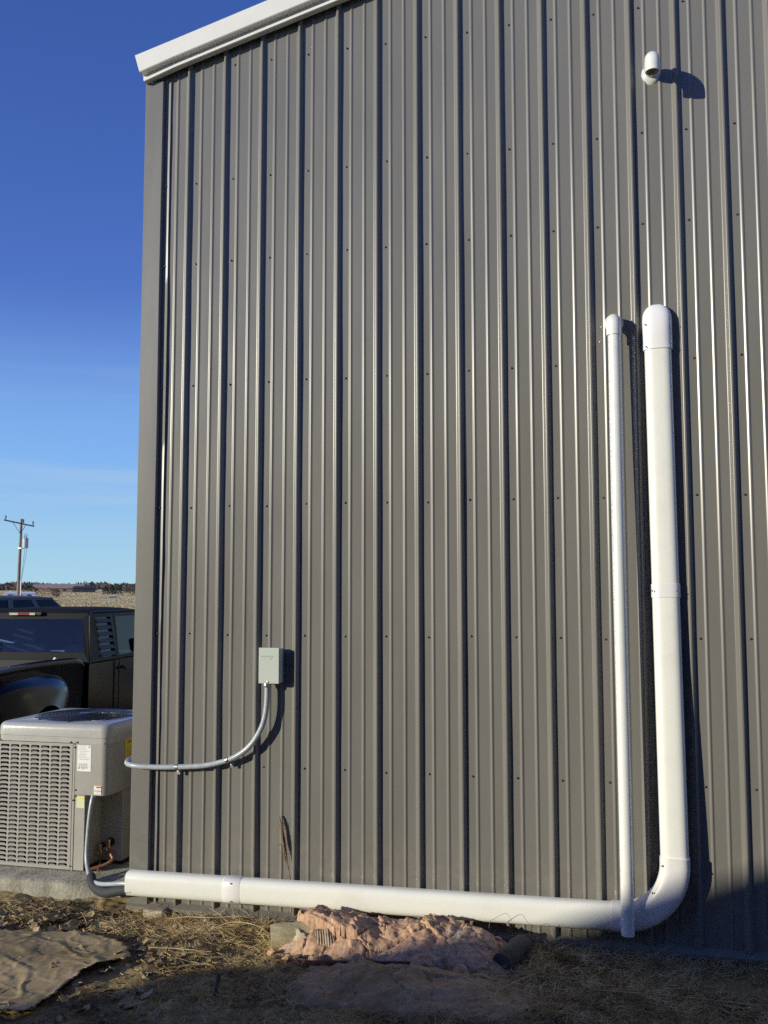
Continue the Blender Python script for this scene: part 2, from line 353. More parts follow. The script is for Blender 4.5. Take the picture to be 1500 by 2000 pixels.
# ------------------------------------------------------------------ the metal building
P = .2286                                     # rib pitch
X0, X1 = -.325, 8.5
def roof_z(x): return 4.905 + .257 * (x + .34)
bld = thing('metal_building', 'tall grey brown ribbed metal building with white rake trim', 'building', (0, 0, 0))
def arc_pts(x0, h0, x1, h1, bulge=0): return [(x0, h0), (x1, h1)]
prof = []
def rib(c, bw, tw, h, r):
    # trapezoid with slightly rounded bends
    return [(c - bw / 2 - r - .004, 0), (c - bw / 2 - r, 0), (c - bw / 2, h * .03), (c - bw / 2 + r * .8, h * .16), (c - tw / 2 - r * .55, h * .84), (c - tw / 2, h * .97), (c - tw / 2 + r * .8, h),
            (c + tw / 2 - r * .8, h), (c + tw / 2, h * .97), (c + tw / 2 + r * .55, h * .84), (c + bw / 2 - r * .8, h * .16), (c + bw / 2, h * .03), (c + bw / 2 + r, 0), (c + bw / 2 + r + .004, 0)]
k = -1
prof.append((X0, 0))
while k * P - .048 < X1 - .3:
    c = k * P - .048
    if c > X0 + .05: prof += rib(c, .039, .011, .0225, .004)
    prof.append((c + .045, 0))
    for q in (.0762, .1524):
        cc = c + q
        if cc > X0 + .02:
            prof += [(cc - .015, 0), (cc - .0105, 0), (cc - .0090, .0006), (cc - .0035, .0045), (cc - .001, .0053), (cc + .002, .0053), (cc + .004, .0046), (cc + .0090, .0006), (cc + .0105, 0), (cc + .015, 0)]
    prof.append((c + .19, 0))
    k += 1
prof = sorted(prof); prof.append((X1, 0))
wp = MB(); nz_ = 44; n = len(prof)
for i, (x, h) in enumerate(prof):
    top = roof_z(x) - .07
    for j in range(nz_):
        z = .035 + (top - .035) * j / (nz_ - 1)
        pan = max(0.0, 1 - h / .01)
        dy = .0020 * pan * fbm(x * 3.5 + 4, z * 1.3, 2.2, 3) + .0008 * fbm(x * .8, z * .5, 6, 2)
        if x < .25: dy += .0022 * math.exp(-((z - 3.0) / .6) ** 2) * pan * fbm(x * 8, z * 4, 1, 3)
        wp.v.append((x, -h + dy, z))
for i in range(n - 1):
    for j in range(nz_ - 1):
        a = i * nz_ + j; wp.f.append((a, a + nz_, a + nz_ + 1, a + 1))
wp.build('wall_panel', STEEL, bld, smooth=50)
# side wall and back of the building (only seen from a step aside)
sw = MB(); spf = []
yy = .05
while yy < 12: spf += [(yy, 0), (yy + .02, .022), (yy + .034, .022), (yy + .054, 0)]; yy += P
spf.append((12.0, 0)); ring0 = [(X0 + .02 - h, y, .035) for y, h in spf]; ring1 = [(X0 + .02 - h, y, 4.8) for y, h in spf]
sw.rings([ring0, ring1], cap=False, closed=False); sw.build('side_wall', STEEL, bld)
bw_ = MB(); bw_.box((X0 + .03, 12.0, 0), (X1, 12.04, 4.8)); bw_.box((X1, .0, 0), (X1 + .04, 12.04, roof_z(X1) - .1)); bw_.build('back_wall', STEEL, bld)
rf = MB(); rf.add([(-.36, -.07, roof_z(-.36) + .0), (X1 + .1, -.07, roof_z(X1 + .1)), (X1 + .1, 12.1, roof_z(X1 + .1)), (-.36, 12.1, roof_z(-.36)),
                   (-.36, -.07, roof_z(-.36) - .03), (X1 + .1, -.07, roof_z(X1 + .1) - .03), (X1 + .1, 12.1, roof_z(X1 + .1) - .03), (-.36, 12.1, roof_z(-.36) - .03)],
                  [(0, 1, 2, 3), (4, 7, 6, 5), (0, 4, 5, 1), (1, 5, 6, 2), (2, 6, 7, 3), (3, 7, 4, 0)]).build('roof', WHITE, bld)
# white rake trim: tall face, recessed step, lower lip
rk = MB()
pr = [(-.060, .012), (-.096, .008), (-.100, .002), (-.100, -.098), (-.096, -.103), (-.058, -.104), (-.056, -.116), (-.066, -.126), (-.068, -.142), (-.064, -.145), (-.028, -.143), (-.028, -.05), (-.060, -.03)]
rings = []
for x in [-.36 + i * .25 for i in range(37)]:
    wob = .0015 * fbm(x * 1.3, 0, 4, 2)
    lean = .0 if x > -.3 else 1
    rings.append([(x + (.30 * -dz * lean), y + wob, roof_z(x) + .012 + dz) for y, dz in pr])
rk.rings(rings).build('rake_trim', WHITE, bld, smooth=25)
ev = MB().box((-.355, .16, 4.76), (-.312, 12.1, 4.87)); ev.build('eave_trim', WHITE, bld, bevel=.004)
# corner trim with wavering hemmed lip
ct = MB(); rings = []
for j in range(70):
    z = .03 + (4.775 - .03) * j / 69
    w = .0035 * fbm(.3, z * 1.5, 8, 3); w2 = .004 * fbm(.9, z * 2.3, 3, 3) + (.005 * math.exp(-((z - 3.1) / .5) ** 2))
    rings.append([(X0 + .02, .15, z), (X0 - .003, .148, z), (X0 - .003, .0, z), (X0, -.0255 , z), (X0 + .004, -.029, z), (-.212 + w * .3, -.029 + w * .25, z), (-.208 + w * .3, -.026, z), (-.206, -.0045, z),
                  (-.190, -.003, z), (-.188, -.0035, z), (-.171 + w2 * .6, -.0095 - abs(w2) * .7, z), (-.169 + w2 * .6, -.0095 - abs(w2) * .7, z), (-.1675 + w2 * .6, -.001, z)])
ct.rings(rings, cap=False, closed=False).build('corner_trim', STEEL, bld, smooth=22)
bt = MB(); bt.add([(X0 - .004, -.046, .004), (X1, -.046, .004), (X1, -.046, .024), (X0 - .004, -.046, .024), (X0 - .004, .0, .045), (X1, .0, .045), (X0 - .004, .0, .004), (X1, 0, .004)],
                  [(0, 1, 2, 3), (3, 2, 5, 4), (0, 6, 7, 1), (0, 3, 4, 6), (1, 7, 5, 2)]).build('base_trim', STEEL, bld)
fd = MB().box((X0 + .01, -.012, -.5), (X1, 11.9, .004)); fd.build('foundation', CONC, bld)
# lapped panel edges every four ribs
for k_ in (3, 7, 11, 15):
    xl = k_ * P - .048 + .0235
    lp = MB(); rg = []
    for j in range(30):
        z = .036 + (roof_z(xl) - .08 - .036) * j / 29; q = .0012 * fbm(k_ * 3.3, z * 2.1, 1, 2)
        rg.append([(xl - .002, -.0004, z), (xl - .0015, -.0026 - q * .4, z), (xl + .0035 + q, -.0024 - q * .4, z), (xl + .0042 + q, .0005, z)])
    lp.rings(rg, cap=False, closed=False).build('panel_lap', STEEL, bld, smooth=30)
# screws
sm = MB().lathe([(.0001, .0), (.0062, .0), (.0062, .0018), (.0042, .0022), (.0042, .0062), (.0030, .0070), (.0001, .0070)], n=10, axis='Y').build('screw', SCREW, bld, smooth=40)
rows = [4.831, 4.137, 3.653, 2.930, 2.232, 1.516, .800]
first = True; cnt = 1
for ri, z in enumerate(rows):
    for kk in range(0, 14):
        if ri == 0 and kk > 12: continue
        if ri == 6 and kk in (0, 1): continue
        if ri == 3 and kk in (10, 11): continue
        if ri >= 4 and kk == 11: continue
        if cnt >= 99: break
        p = (kk * P + random.uniform(-.004, .004), -.0002, z + random.uniform(-.005, .005))
        if first: sm.location = p; first = False
        else:
            o = sm.copy(); col.objects.link(o); o.parent = bld; o.location = p
        cnt += 1
for z in (4.137, 3.653, 2.93, 2.232, 1.516):
    o = sm.copy(); col.objects.link(o); o.parent = bld; o.location = (-.190, -.0042, z)

# ------------------------------------------------------------------ unseen barn behind the viewer: rake fitted to the low shadow, enlarged to cut skylight
sh = thing('unseen_gabled_barn', 'unseen dark gabled barn behind the viewer, enlarged to block sky light', 'barn', (0, 0, 0))
def sx(x): return 3.04 + .40 * (x + 5.94)
pts = [(-7.62, 0), (-7.62, sx(-7.62)), (3.5, sx(3.5)), (14.6, sx(-7.62)), (14.6, 0)]
s_ = MB(); s_.rings([[(x, -8.0, z) for x, z in pts], [(x, -15, z) for x, z in pts]]).build('wall', new_mat('dark_red_siding', (.10, .05, .04), .7), sh)
s2 = MB()
for a, b in ((1, 2), (2, 3)):
    (xa, za), (xb, zb) = pts[a], pts[b]
    s2.add([(xa, -7.99, za + .001), (xb, -7.99, zb + .001), (xb, -15.2, zb + .004), (xa, -15.2, za + .004), (xa, -7.99, za + .034), (xb, -7.99, zb + .034), (xb, -15.2, zb + .034), (xa, -15.2, za + .034)],
           [(0, 3, 2, 1), (4, 5, 6, 7), (0, 1, 5, 4), (1, 2, 6, 5), (2, 3, 7, 6), (3, 0, 4, 7)])
s2.build('roof', new_mat('grey_roof_sheet', (.15, .15, .15), .5, .3), sh)

# ------------------------------------------------------------------ line-set cover
lc = thing('line_set_cover', 'wide white plastic line cover running along the wall base and up the wall', 'pipe cover', (2.589, -.03, .1))
def D(half_w, depth, base=0.0, n=22, ex=3.6):
    out = [(-half_w, base)]
    for i in range(n + 1):
        a = math.pi - math.pi * i / n
        c, s = math.cos(a), math.sin(a)
        out.append((half_w * math.copysign(abs(c) ** (2 / ex), c), base + (depth - base) * abs(s) ** (2 / ex)))
    out.append((half_w, base))
    return out
def vb(z):
    # the vertical run lies against the pan above and leans out over the horizontal run below
    return -(.006 + .049 * max(0.0, min(1.0, (1.85 - z) / 1.37)))
def sweep(path, hw, dp, ex=3.2, base=0.0, yb=-.050):
    """path: (x, z) points; the profile lies flat against the wall"""
    rg = []; m_ = len(path)
    for i, (x, z) in enumerate(path):
        a = path[max(0, i - 1)]; b = path[min(m_ - 1, i + 1)]; tx, tz = b[0] - a[0], b[1] - a[1]; l = math.hypot(tx, tz); tx /= l; tz /= l
        h_ = hw[i] if isinstance(hw, list) else hw; d_ = dp[i] if isinstance(dp, list) else dp
        y0_ = yb(i, z) if callable(yb) else yb
        rg.append([(x - tz * u - lc.location.x, y0_ - d - lc.location.y, z + tx * u - lc.location.z) for u, d in D(h_, d_, base, ex=ex)])
    return rg
H0, H1 = (-.306, .153), (2.30, .177)
def hz(x): return H0[1] + (H1[1] - H0[1]) * (x - H0[0]) / (H1[0] - H0[0])
def vx(z): return 2.589 + (2.573 - 2.589) * (z - .48) / 2.48
MB().rings(sweep([(x, hz(x)) for x in (-.306, -.30, -.1, .1, .32)], [.0660, .0675, .0675, .0675, .0675], .060)).build('cover_channel', PVC, lc, smooth=30)
MB().rings(sweep([(.322 + 1.99 * i / 12, hz(.322 + 1.99 * i / 12)) for i in range(13)], .0675, .060)).build('cover_channel', PVC, lc, smooth=30)
MB().rings(sweep([(vx(.44 + 1.32 * i / 8), .44 + 1.32 * i / 8) for i in range(9)], .0665, .057, yb=lambda i, z: vb(z))).build('cover_channel', PVC, lc, smooth=30)
MB().rings(sweep([(vx(1.762 + 1.22 * i / 8), 1.762 + 1.22 * i / 8) for i in range(9)], .0665, .057, yb=lambda i, z: vb(z))).build('cover_channel', PVC, lc, smooth=30)
def coupler(path, yb=-.050):
    o = MB().rings(sweep(path, [.0677, .0706, .0706, .0677], [.0602, .0620, .0620, .0602], yb=yb)).build('coupler', PVC2, lc, smooth=30)
    return o
coupler([(.266, hz(.266)), (.270, hz(.270)), (.361, hz(.361)), (.367, hz(.367))])
coupler([(vx(1.720), 1.720), (vx(1.723), 1.723), (vx(1.788), 1.788), (vx(1.791), 1.791)], lambda i, z: vb(z) - .0 + .003)
arc = [(2.33 + .259 * math.cos(a), .44 - .261 * math.sin(a)) for a in [math.pi / 2 * i / 22 for i in range(23)]]
arc = [(2.589, .478)] + arc + [(2.288, .179)]
MB().rings(sweep(arc, .0705, .0655, yb=lambda i, z: vb(.478) + (-.047 - vb(.478)) * min(1, i / 22))).build('cover_elbow', PVC2, lc, smooth=30)
# end cap: dome-topped cap that turns into the wall
zc = [2.962, 2.968, 3.00, 3.04, 3.08, 3.11, 3.135, 3.155, 3.172, 3.184, 3.192, 3.196]
hw = []; dp = []
for z in zc:
    if z <= 3.0: hw.append(.0735); dp.append(.0640)
    else:
        t = (z - 3.0) / .1965
        dp.append(.006 + .064 * math.sqrt(max(0, 1 - t ** 2.6)))
        hw.append(.0735 * math.sqrt(max(0.02, 1 - max(0, (z - 3.115) / .0835) ** 2.2)))
MB().rings(sweep([(vx(z), z + .014 + .006 * (z > 3.05)) for z in zc], hw, dp, ex=2.8, yb=-.004)).build('end_cap', PVCC, lc, smooth=50)
scr = MB().lathe([(.0001, 0), (.0048, 0), (.0044, .0022), (.0001, .0030)], n=10, axis='Y').build('screw', ZINC, lc, smooth=50)
sp_list = [(2.528, .444, .073), (2.644, .428, .070), (2.515, 1.755, .073), (2.631, 1.755, .073), (2.515, 2.985, .074), (2.632, 2.985, .074), (2.512, 3.10, .074), (2.630, 3.105, .074), (.316, .205, .076), (.317, .112, .076), (2.48, .315, .072), (2.54, .20, .074)]
for i, (x, z, d) in enumerate(sp_list):
    o = scr if i == 0 else scr.copy()
    if i: col.objects.link(o); o.parent = lc
    yb_ = vb(z) if x > 2.45 else -.050
    o.location = (x - lc.location.x, yb_ - d * .80 - lc.location.y, z - lc.location.z)
# ------------------------------------------------------------------ condensate drain pipe
dpipe = thing('drain_pipe', 'thin white plastic drain pipe standing left of the wide vertical cover', 'pipe', (2.362, -.135, .109))
def rel(pts, o): return [(x - o.location.x, y - o.location.y, z - o.location.z) for x, y, z in pts]
MB().tube(rel([(2.362 + .007 * math.sin(i * .6) * .2 - .005 * i / 12, -.147 + .041 * i / 12, .122 + (3.06 - .122) * i / 12) for i in range(13)], dpipe), .0315, 28).build('pipe', PVCP, dpipe, smooth=40)
ctr = (2.3567, -.106 + .058, 3.074)
ep = [(2.3567, -.106, 3.044), (2.3567, -.106, 3.074)] + [(2.3567, ctr[1] - .058 * math.cos(a), ctr[2] + .058 * math.sin(a)) for a in [math.pi / 2 * i / 10 for i in range(1, 11)]] + [(2.3567, -.03, 3.132), (2.3567, .0, 3.132)]
MB().tube(rel(ep, dpipe), [.037, .037] + [.0365] * 10 + [.0365, .0365], 28).build('elbow', PVC3, dpipe, smooth=40)
sl = MB(); rg = []
for (rr, yy_) in ((.036, .002), (.036, -.012), (.043, -.010), (.050, .001)):
    rg.append([(2.3567 + math.cos(a) * rr * (1 + .14 * noise.noise(Vector((math.cos(a) * 2, math.sin(a) * 2, 7)))) - dpipe.location.x, yy_ - dpipe.location.y, 3.132 + math.sin(a) * rr - dpipe.location.z) for a in [2 * math.pi * k_ / 32 for k_ in range(32)]])
sl.rings(rg, cap=False).build('sealant', SEAL, dpipe, smooth=60)
for (dx, dz) in ((-.062, -.012), (-.07, -.09), (.085, .01)):
    p = Vector((2.3567 + dx, -.002, 3.132 + dz)); MB().lathe([(.0001, -.002), (.005, 0), (.003, .003), (.0001, .004)], tuple(p - Vector(dpipe.location)), 8, 'Y').build('sealant_splash', SEAL, dpipe, smooth=60)
# ------------------------------------------------------------------ small vent elbow high on the wall
ve = thing('vent_elbow', 'short white vent elbow sticking out of the wall near the top, opening downward', 'vent', (2.575, 0, 4.455))
ep = [(0, .0, 0), (0, -.06, 0), (0, -.125, 0)] + [(0, -.125 - .064 * math.sin(a), -.064 + .064 * math.cos(a)) for a in [math.pi / 2 * i / 10 for i in range(1, 11)]] + [(0, -.189, -.094)]
MB().tube([(0, .0, 0), (0, -.125, 0)], .030, 24).build('pipe', PVC3, ve, smooth=40)
m_ = MB()
ro = MB(); ro.tube(ep[1:], .0375, 28, cap=False)
ro.tube(ep[3:], .030, 28, cap=False)
# rim ring
rim = [[(math.cos(a) * rr, -.189 + math.sin(a) * rr, -.094) for a in [2 * math.pi * k_ / 28 for k_ in range(28)]] for rr in (.030, .0375)]
ro.rings(rim, cap=False); ro.build('elbow', PVC3, ve, smooth=40)
sl = MB(); rg = []
for (rr, yy_) in ((.030, .002), (.030, -.016), (.038, -.014), (.047, -.006), (.052, .002)):
    rg.append([(math.cos(a) * rr * (1 + .10 * noise.noise(Vector((math.cos(a) * 2, math.sin(a) * 2, 3)))), yy_, math.sin(a) * rr * (1 + (.30 if math.sin(a) < -.3 and rr > .031 else 0) * abs(math.sin(a) + .3)) ) for a in [2 * math.pi * k_ / 32 for k_ in range(32)]])
sl.rings(rg, cap=False)
sl.build('sealant', SEAL, ve, smooth=60)

# ------------------------------------------------------------------ disconnect box and conduit
db = thing('disconnect_box', 'small pale green grey electrical box mounted on the wall', 'electrical box', (.497, -.024, 1.262))
MB().box((-.043, -.052, 0), (.074, .0, .185)).build('box_body', BOXP, db, bevel=.003)
MB().box((-.045, -.060, -.004), (.072, -.0525, .188)).build('box_lid', BOXP, db, bevel=.003)
em = MB()
for i in range(9): em.box((-.034 + i * .0068, -.0612, .137 + (i % 3) * .0008), (-.0290 + i * .0068, -.0602, .1455 + (i % 2) * .002))
em.add([(.012, -.0602, .124), (.018, -.0602, .124), (.038, -.0602, .142), (.034, -.0602, .146), (.012, -.0616, .124), (.018, -.0616, .124), (.038, -.0616, .142), (.034, -.0616, .146)], [(0, 1, 2, 3), (4, 7, 6, 5), (0, 4, 5, 1), (1, 5, 6, 2), (2, 6, 7, 3), (3, 7, 4, 0)])
em.build('embossed_mark', BOXP, db)
MB().lathe([(.0001, -.026), (.017, -.026), (.019, -.020), (.022, -.018), (.022, -.004), (.019, .002), (.0001, .002)], (-.006, -.030, 0), 18).build('conduit_fitting', ZINC, db, smooth=40)
MB().lathe([(.0001, 0), (.006, 0), (.005, .003), (.0001, .004)], (.008, -.060, .006), 10, 'Y').build('latch_screw', ZINC, db, smooth=40)
cd = thing('wall_conduit', 'grey flexible conduit curving down from the box and round the building corner', 'conduit', (.467, -.054, 1.24))
cpts = [(.491, -.054, 1.245), (.491, -.056, 1.17), (.485, -.058, 1.10), (.470, -.058, 1.04), (.446, -.056, .990), (.410, -.054, .937), (.365, -.052, .893), (.300, -.050, .852), (.222, -.050, .824), (.13, -.050, .803), (.03, -.051, .793), (-.06, -.053, .787), (-.16, -.055, .783), (-.25, -.056, .783), (-.305, -.050, .786), (-.345, -.030, .788), (-.372, .01, .792), (-.385, .07, .797), (-.40, .16, .79), (-.41, .26, .74), (-.43, .35, .65), (-.46, .43, .57), (-.50, .485, .525), (-.535, .49, .528), (-.55, .49, .56)]
def smooth_path(p, sub=5):
    p = [Vector(q) for q in p]; out = []
    for i in range(len(p) - 1):
        a, b, c, d = p[max(0, i - 1)], p[i], p[i + 1], p[min(len(p) - 1, i + 2)]
        for s in range(sub):
            t = s / sub
            out.append(.5 * ((2 * b) + (c - a) * t + (2 * a - 5 * b + 4 * c - d) * t * t + (3 * b - a - 3 * c + d) * t ** 3))
    out.append(p[-1]); return out
cps = smooth_path(cpts)
MB().tube([q - Vector(cd.location) for q in cps], .0145, 16).build('conduit_tube', COND, cd, smooth=50)
for (x, z, ang, dx) in ((-.035, .789, 3, .0), (.262, .838, 25, .012)):
    st = MB(); o_ = Vector((x, -.052, z)); ring = []
    t = Vector((math.cos(R(ang)), 0, math.sin(R(ang)))); u = Vector((-t.z, 0, t.x)); yv = Vector((0, 1, 0))
    for w_ in (-.008, .008):
        ring.append([o_ + t * w_ + u * (math.cos(a) * .0165) + yv * (math.sin(a) * .0165) for a in [2 * math.pi * k_ / 20 for k_ in range(20)]])
    st.rings([[q - cd.location for q in r_] for r_ in ring])
    b0 = o_ - u * .016 + Vector((dx, 0, 0)) - cd.location
    st.box((b0.x - .009, .022, b0.z - .028), (b0.x + .009, .0245, b0.z + .002))
    st.lathe([(.0001, 0), (.005, 0), (.004, .005), (.0001, .006)], (b0.x, .022, b0.z - .012), 8, 'Y')
    st.build('pipe_strap', ZINC, cd, smooth=40)

# ------------------------------------------------------------------ air-conditioner on its pad
pad = MB(); N_ = 40; rings = []
for i in range(N_ + 1):
    x = -1.62 + 1.17 * i / N_
    e_ = .012 * fbm(x * 6, 1, 4); zt = .088 + .004 * fbm(x * 9, 0, 2)
    sk = (.05 * max(0, (x + .62) / .17)) if x > -.62 else 0
    rings.append([(x, .062 + e_ + sk, -.06), (x, .060 + e_ + sk + .006 * fbm(x * 20, 3, 1), .03), (x, .066 + e_ + sk, zt - .014 + .006 * fbm(x * 14, 5, 5)), (x, .085 + e_ + sk, zt), (x, .5, zt), (x, 1.25, zt - .003), (x, 1.26, -.06)])
pd = pad.rings(rings).build('concrete_pad', CONC, smooth=40)
tag(pd, 'weathered concrete slab under the outdoor air conditioner', 'slab')
ac = thing('air_conditioner', 'beige grey outdoor air conditioner with slotted front beside the building corner', 'air conditioner', (-1.01, .62, .09))
AX0, AX1, AY0, AY1, AZ = -.381, .378, -.37, .375, .865   # local
def rrect(x0, x1, y0, y1, r, z, n=8):
    out = []
    for cx_, cy_, a0 in ((x1 - r, y1 - r, 0), (x0 + r, y1 - r, 90), (x0 + r, y0 + r, 180), (x1 - r, y0 + r, 270)):
        for i in range(n + 1):
            a = R(a0 + 90 * i / n); out.append((cx_ + r * math.cos(a), cy_ + r * math.sin(a), z))
    return out
# lid with skirt, rounded shoulder and round opening
lid = MB(); lr = []
for z, ins, rad in ((.752, -.002, .052), (.785, -.003, .053), (.788, -.006, .056), (.830, -.006, .058), (.846, -.003, .060), (.857, .006, .056), (.863, .018, .05), (.865, .034, .045)):
    lr.append(rrect(AX0 + ins, AX1 - ins, AY0 + ins, AY1 - ins, rad, z, 9))
lid.rings(lr, cap=False)
inner = lr[-1]; nI = len(inner); o0 = len(lid.v) - nI
def circ_ring(rad, z):
    out = []
    for q in inner:
        a = math.atan2(q[1], q[0]); out.append((rad * math.cos(a), rad * math.sin(a), z))
    return out
for rad, z in ((.325, .867), (.318, .872), (.308, .870), (.303, .852), (.300, .70)):
    rr = circ_ring(rad, z); o1 = len(lid.v); lid.v += rr
    for j in range(nI): lid.f.append((o0 + j, o0 + (j + 1) % nI, o1 + (j + 1) % nI, o1 + j))
    o0 = o1
lid.build('lid', ACLID, ac, smooth=40)
gr = MB()
for q in range(15):
    rad = .045 + q * .0183; zz = .884 - .012 * (rad / .30) ** 2
    gr.tube([(rad * math.cos(a), rad * math.sin(a), zz) for a in [2 * math.pi * k_ / 48 for k_ in range(49)]], .0022, 6, cap=False)
for k_ in range(8):
    a = R(45 * k_ + 12); gr.tube([(math.cos(a) * .02, math.sin(a) * .02, .880), (math.cos(a) * .16, math.sin(a) * .16, .877), (math.cos(a) * .315, math.sin(a) * .315, .868)], .004, 6)
gr.lathe([(.0001, .874), (.045, .874), (.045, .886), (.0001, .888)], n=24)
gr.build('fan_grille', WIRE, ac, smooth=50)
fn = MB().lathe([(.0001, .80), (.07, .80), (.07, .66), (.0001, .66)], n=20)
for k_ in range(3):
    a = R(120 * k_ + 30); c_, s_2 = math.cos(a), math.sin(a)
    pts = []
    for (u, v, z) in ((.05, -.04, .73), (.28, -.11, .71), (.29, .10, .77), (.05, .04, .76)): pts.append((c_ * u - s_2 * v, s_2 * u + c_ * v, z))
    lo = [(p[0], p[1], p[2] - .004) for p in pts]; fn.add(pts + lo, [(0, 1, 2, 3), (7, 6, 5, 4), (0, 4, 5, 1), (1, 5, 6, 2), (2, 6, 7, 3), (3, 7, 4, 0)])
fn.build('fan', ACDARK, ac)
# coil and inner structure
MB().box((AX0 + .03, AY0 + .035, .02), (.115, AY0 + .055, .75)).box((AX0 + .03, AY0 + .06, .02), (AX0 + .05, AY1 - .03, .75)).box((AX0 + .06, AY1 - .055, .02), (AX1 - .06, AY1 - .035, .75)).build('coil', ACDARK, ac)
MB().box((AX0 + .004, AY0 + .008, .0), (.238, AY1 - .004, .024)).box((.238, -.16, .0), (AX1 - .004, AY1 - .004, .024)).build('base_pan', ACDARK, ac)
# louvered panels (front has 7 columns of slots)
def louver(w, h, cols_, rows_, mx_, my_, name, placer):
    b = MB(); cw = (w - 2 * mx_) / cols_; ch = (h - 2 * my_) / rows_
    def V(u, v, d): return placer(u, v, d)
    xs_ = [0, mx_] ; 
    # margins as quads
    b.quad(V(0, 0, 0), V(w, 0, 0), V(w, my_, 0), V(0, my_, 0)); b.quad(V(0, h - my_, 0), V(w, h - my_, 0), V(w, h, 0), V(0, h, 0))
    b.quad(V(0, my_, 0), V(mx_, my_, 0), V(mx_, h - my_, 0), V(0, h - my_, 0)); b.quad(V(w - mx_, my_, 0), V(w, my_, 0), V(w, h - my_, 0), V(w - mx_, h - my_, 0))
    hw_, hh = cw * .435, ch * .36
    ns = 3
    for i in range(cols_):
        for j in range(rows_):
            cx_, cz_ = mx_ + cw * (i + .5), my_ + ch * (j + .5)
            hole = []; outer = []
            for (sx_, sz_, a0) in ((1, 1, 0), (-1, 1, 90), (-1, -1, 180), (1, -1, 270)):
                for q in range(ns + 1):
                    a = R(a0 + 90 * q / ns)
                    hx = sx_ * (hw_ - hh) + hh * math.cos(a); hz_ = hh * math.sin(a)
                    hole.append((cx_ + hx, cz_ + hz_))
                    # matching outer point on the cell border
                    ox = sx_ * cw / 2 if q != (0 if sz_ * sx_ > 0 else ns) or True else 0
                    t = q / ns
                    if (a0 // 90) % 2 == 0: ex_, ez_ = (sx_ * cw / 2, sz_ * ch / 2 * min(1, 2 * t)) if t < .5 else (sx_ * cw / 2 * (1 if t < .67 else .86), sz_ * ch / 2)
                    else: ex_, ez_ = (sx_ * cw / 2 * (.86 if t < .34 else 1), sz_ * ch / 2) if t < .67 else (sx_ * cw / 2, 0)
                    outer.append((cx_ + ex_, cz_ + ez_))
            m2 = len(hole); o = len(b.v)
            b.v += [tuple(V(u, v, 0)) for u, v in outer] + [tuple(V(u, v, 0)) for u, v in hole] + [tuple(V(u, v, .006)) for u, v in hole]
            for q in range(m2):
                q2 = (q + 1) % m2
                b.f.append((o + q, o + q2, o + m2 + q2, o + m2 + q)); b.f.append((o + m2 + q, o + m2 + q2, o + 2 * m2 + q2, o + 2 * m2 + q))
            # scooped lip behind the lower part of the slot
            b.quad(V(cx_ - hw_ * .93, cz_ - hh * .98, .001), V(cx_ + hw_ * .93, cz_ - hh * .98, .001), V(cx_ + hw_ * .30, cz_ - hh * .38, .007), V(cx_ - hw_ * .84, cz_ - hh * .38, .007))
    return b.build(name, ACPAINT, ac)
louver(.516, .742, 7, 27, .014, .014, 'louver_panel', lambda u, v, d: (AX0 + .006 + u, AY0 + .002 + d, .006 + v))
louver(.74, .742, 9, 27, .014, .014, 'louver_panel', lambda u, v, d: (AX0 + .002 + d, AY1 - .005 - u, .006 + v))
# post between louvers and controls
MB().box((.141, AY0 + .004, .004), (.150, AY0 + .02, .752)).box((.151, AY0 - .002, .004), (.160, AY0 + .02, .742)).build('corner_post', ACPAINT, ac)
# upper electrical cover with rounded corner, closed below
def ring_cover(z): 
    x0, x1, y0, y1, r = .163, AX1, AY0 - .002, -.02, .045
    out = [(x0, y0 + .02, z), (x0, y0, z)]
    for i in range(9):
        a = R(270 + 90 * i / 8); out.append((x1 - r + r * math.cos(a), y0 + r + r * math.sin(a), z))
    out += [(x1, y1, z), (x1 - .02, y1, z)]
    return out
MB().rings([ring_cover(.449), ring_cover(.451), ring_cover(.752)]).build('electrical_cover', ACPAINT, ac, smooth=35)
# right side panel behind the cover and below
MB().box((AX1 - .016, -.018, .024), (AX1 - .002, AY1 - .01, .752)).build('side_panel', ACPAINT, ac, bevel=.003)
# narrow lower front panel and recess walls for the valves
MB().box((.164, AY0, .006), (.232, AY0 + .012, .446)).build('lower_front_panel', ACPAINT, ac, bevel=.002)
MB().box((.220, AY0 + .013, .006), (.232, -.17, .447)).box((.232, -.182, .024), (AX1 - .016, -.17, .447)).box((AX1 - .016, -.182, .024), (AX1 - .004, -.019, .447)).build('valve_recess', ACPAINT, ac)
# screws of the cabinet
sc0 = MB().lathe([(.0001, 0), (.0052, 0), (.0048, .004), (.0001, .005)], n=10, axis='Y').build('cabinet_screw', ACDARK, ac, smooth=40)
for i, (x, z) in enumerate(((.172, .757), (.130, .757), (-.36, .757), (.158, .727), (.168, .476), (.167, .440), (.155, .415), (.146, .03), (.36, .757))):
    o = sc0 if i == 0 else sc0.copy()
    if i: col.objects.link(o); o.parent = ac
    o.location = (x, AY0 - .004, z)
def label_front(x0, x1, z0, z1, mat, name='label', lab=None, y=AY0 - .0035):
    o = MB().box((x0, y, z0), (x1, y + .001, z1)).build(name, mat, ac)
    if lab: o['label'] = lab
    return o
lb = label_front(.176, .268, .588, .742, LABEL, 'rating_label', 'large white rating label with fine grey print')
ink = MB(); yk = AY0 - .0042
def line(x0, x1, z, h_=.0022): ink.box((x0, yk, z), (x1, yk + .0005, z + h_))
random.seed(4)
for i in range(9):
    line(.182 + random.random() * .01, .225 + random.random() * .037, .733 - i * .0095)
for i in range(5):
    for j in range(10): ink.box((.188 + i * .012, yk, .634 - j * .0028), (.1955 + i * .012, yk + .0005, .6355 - j * .0028))
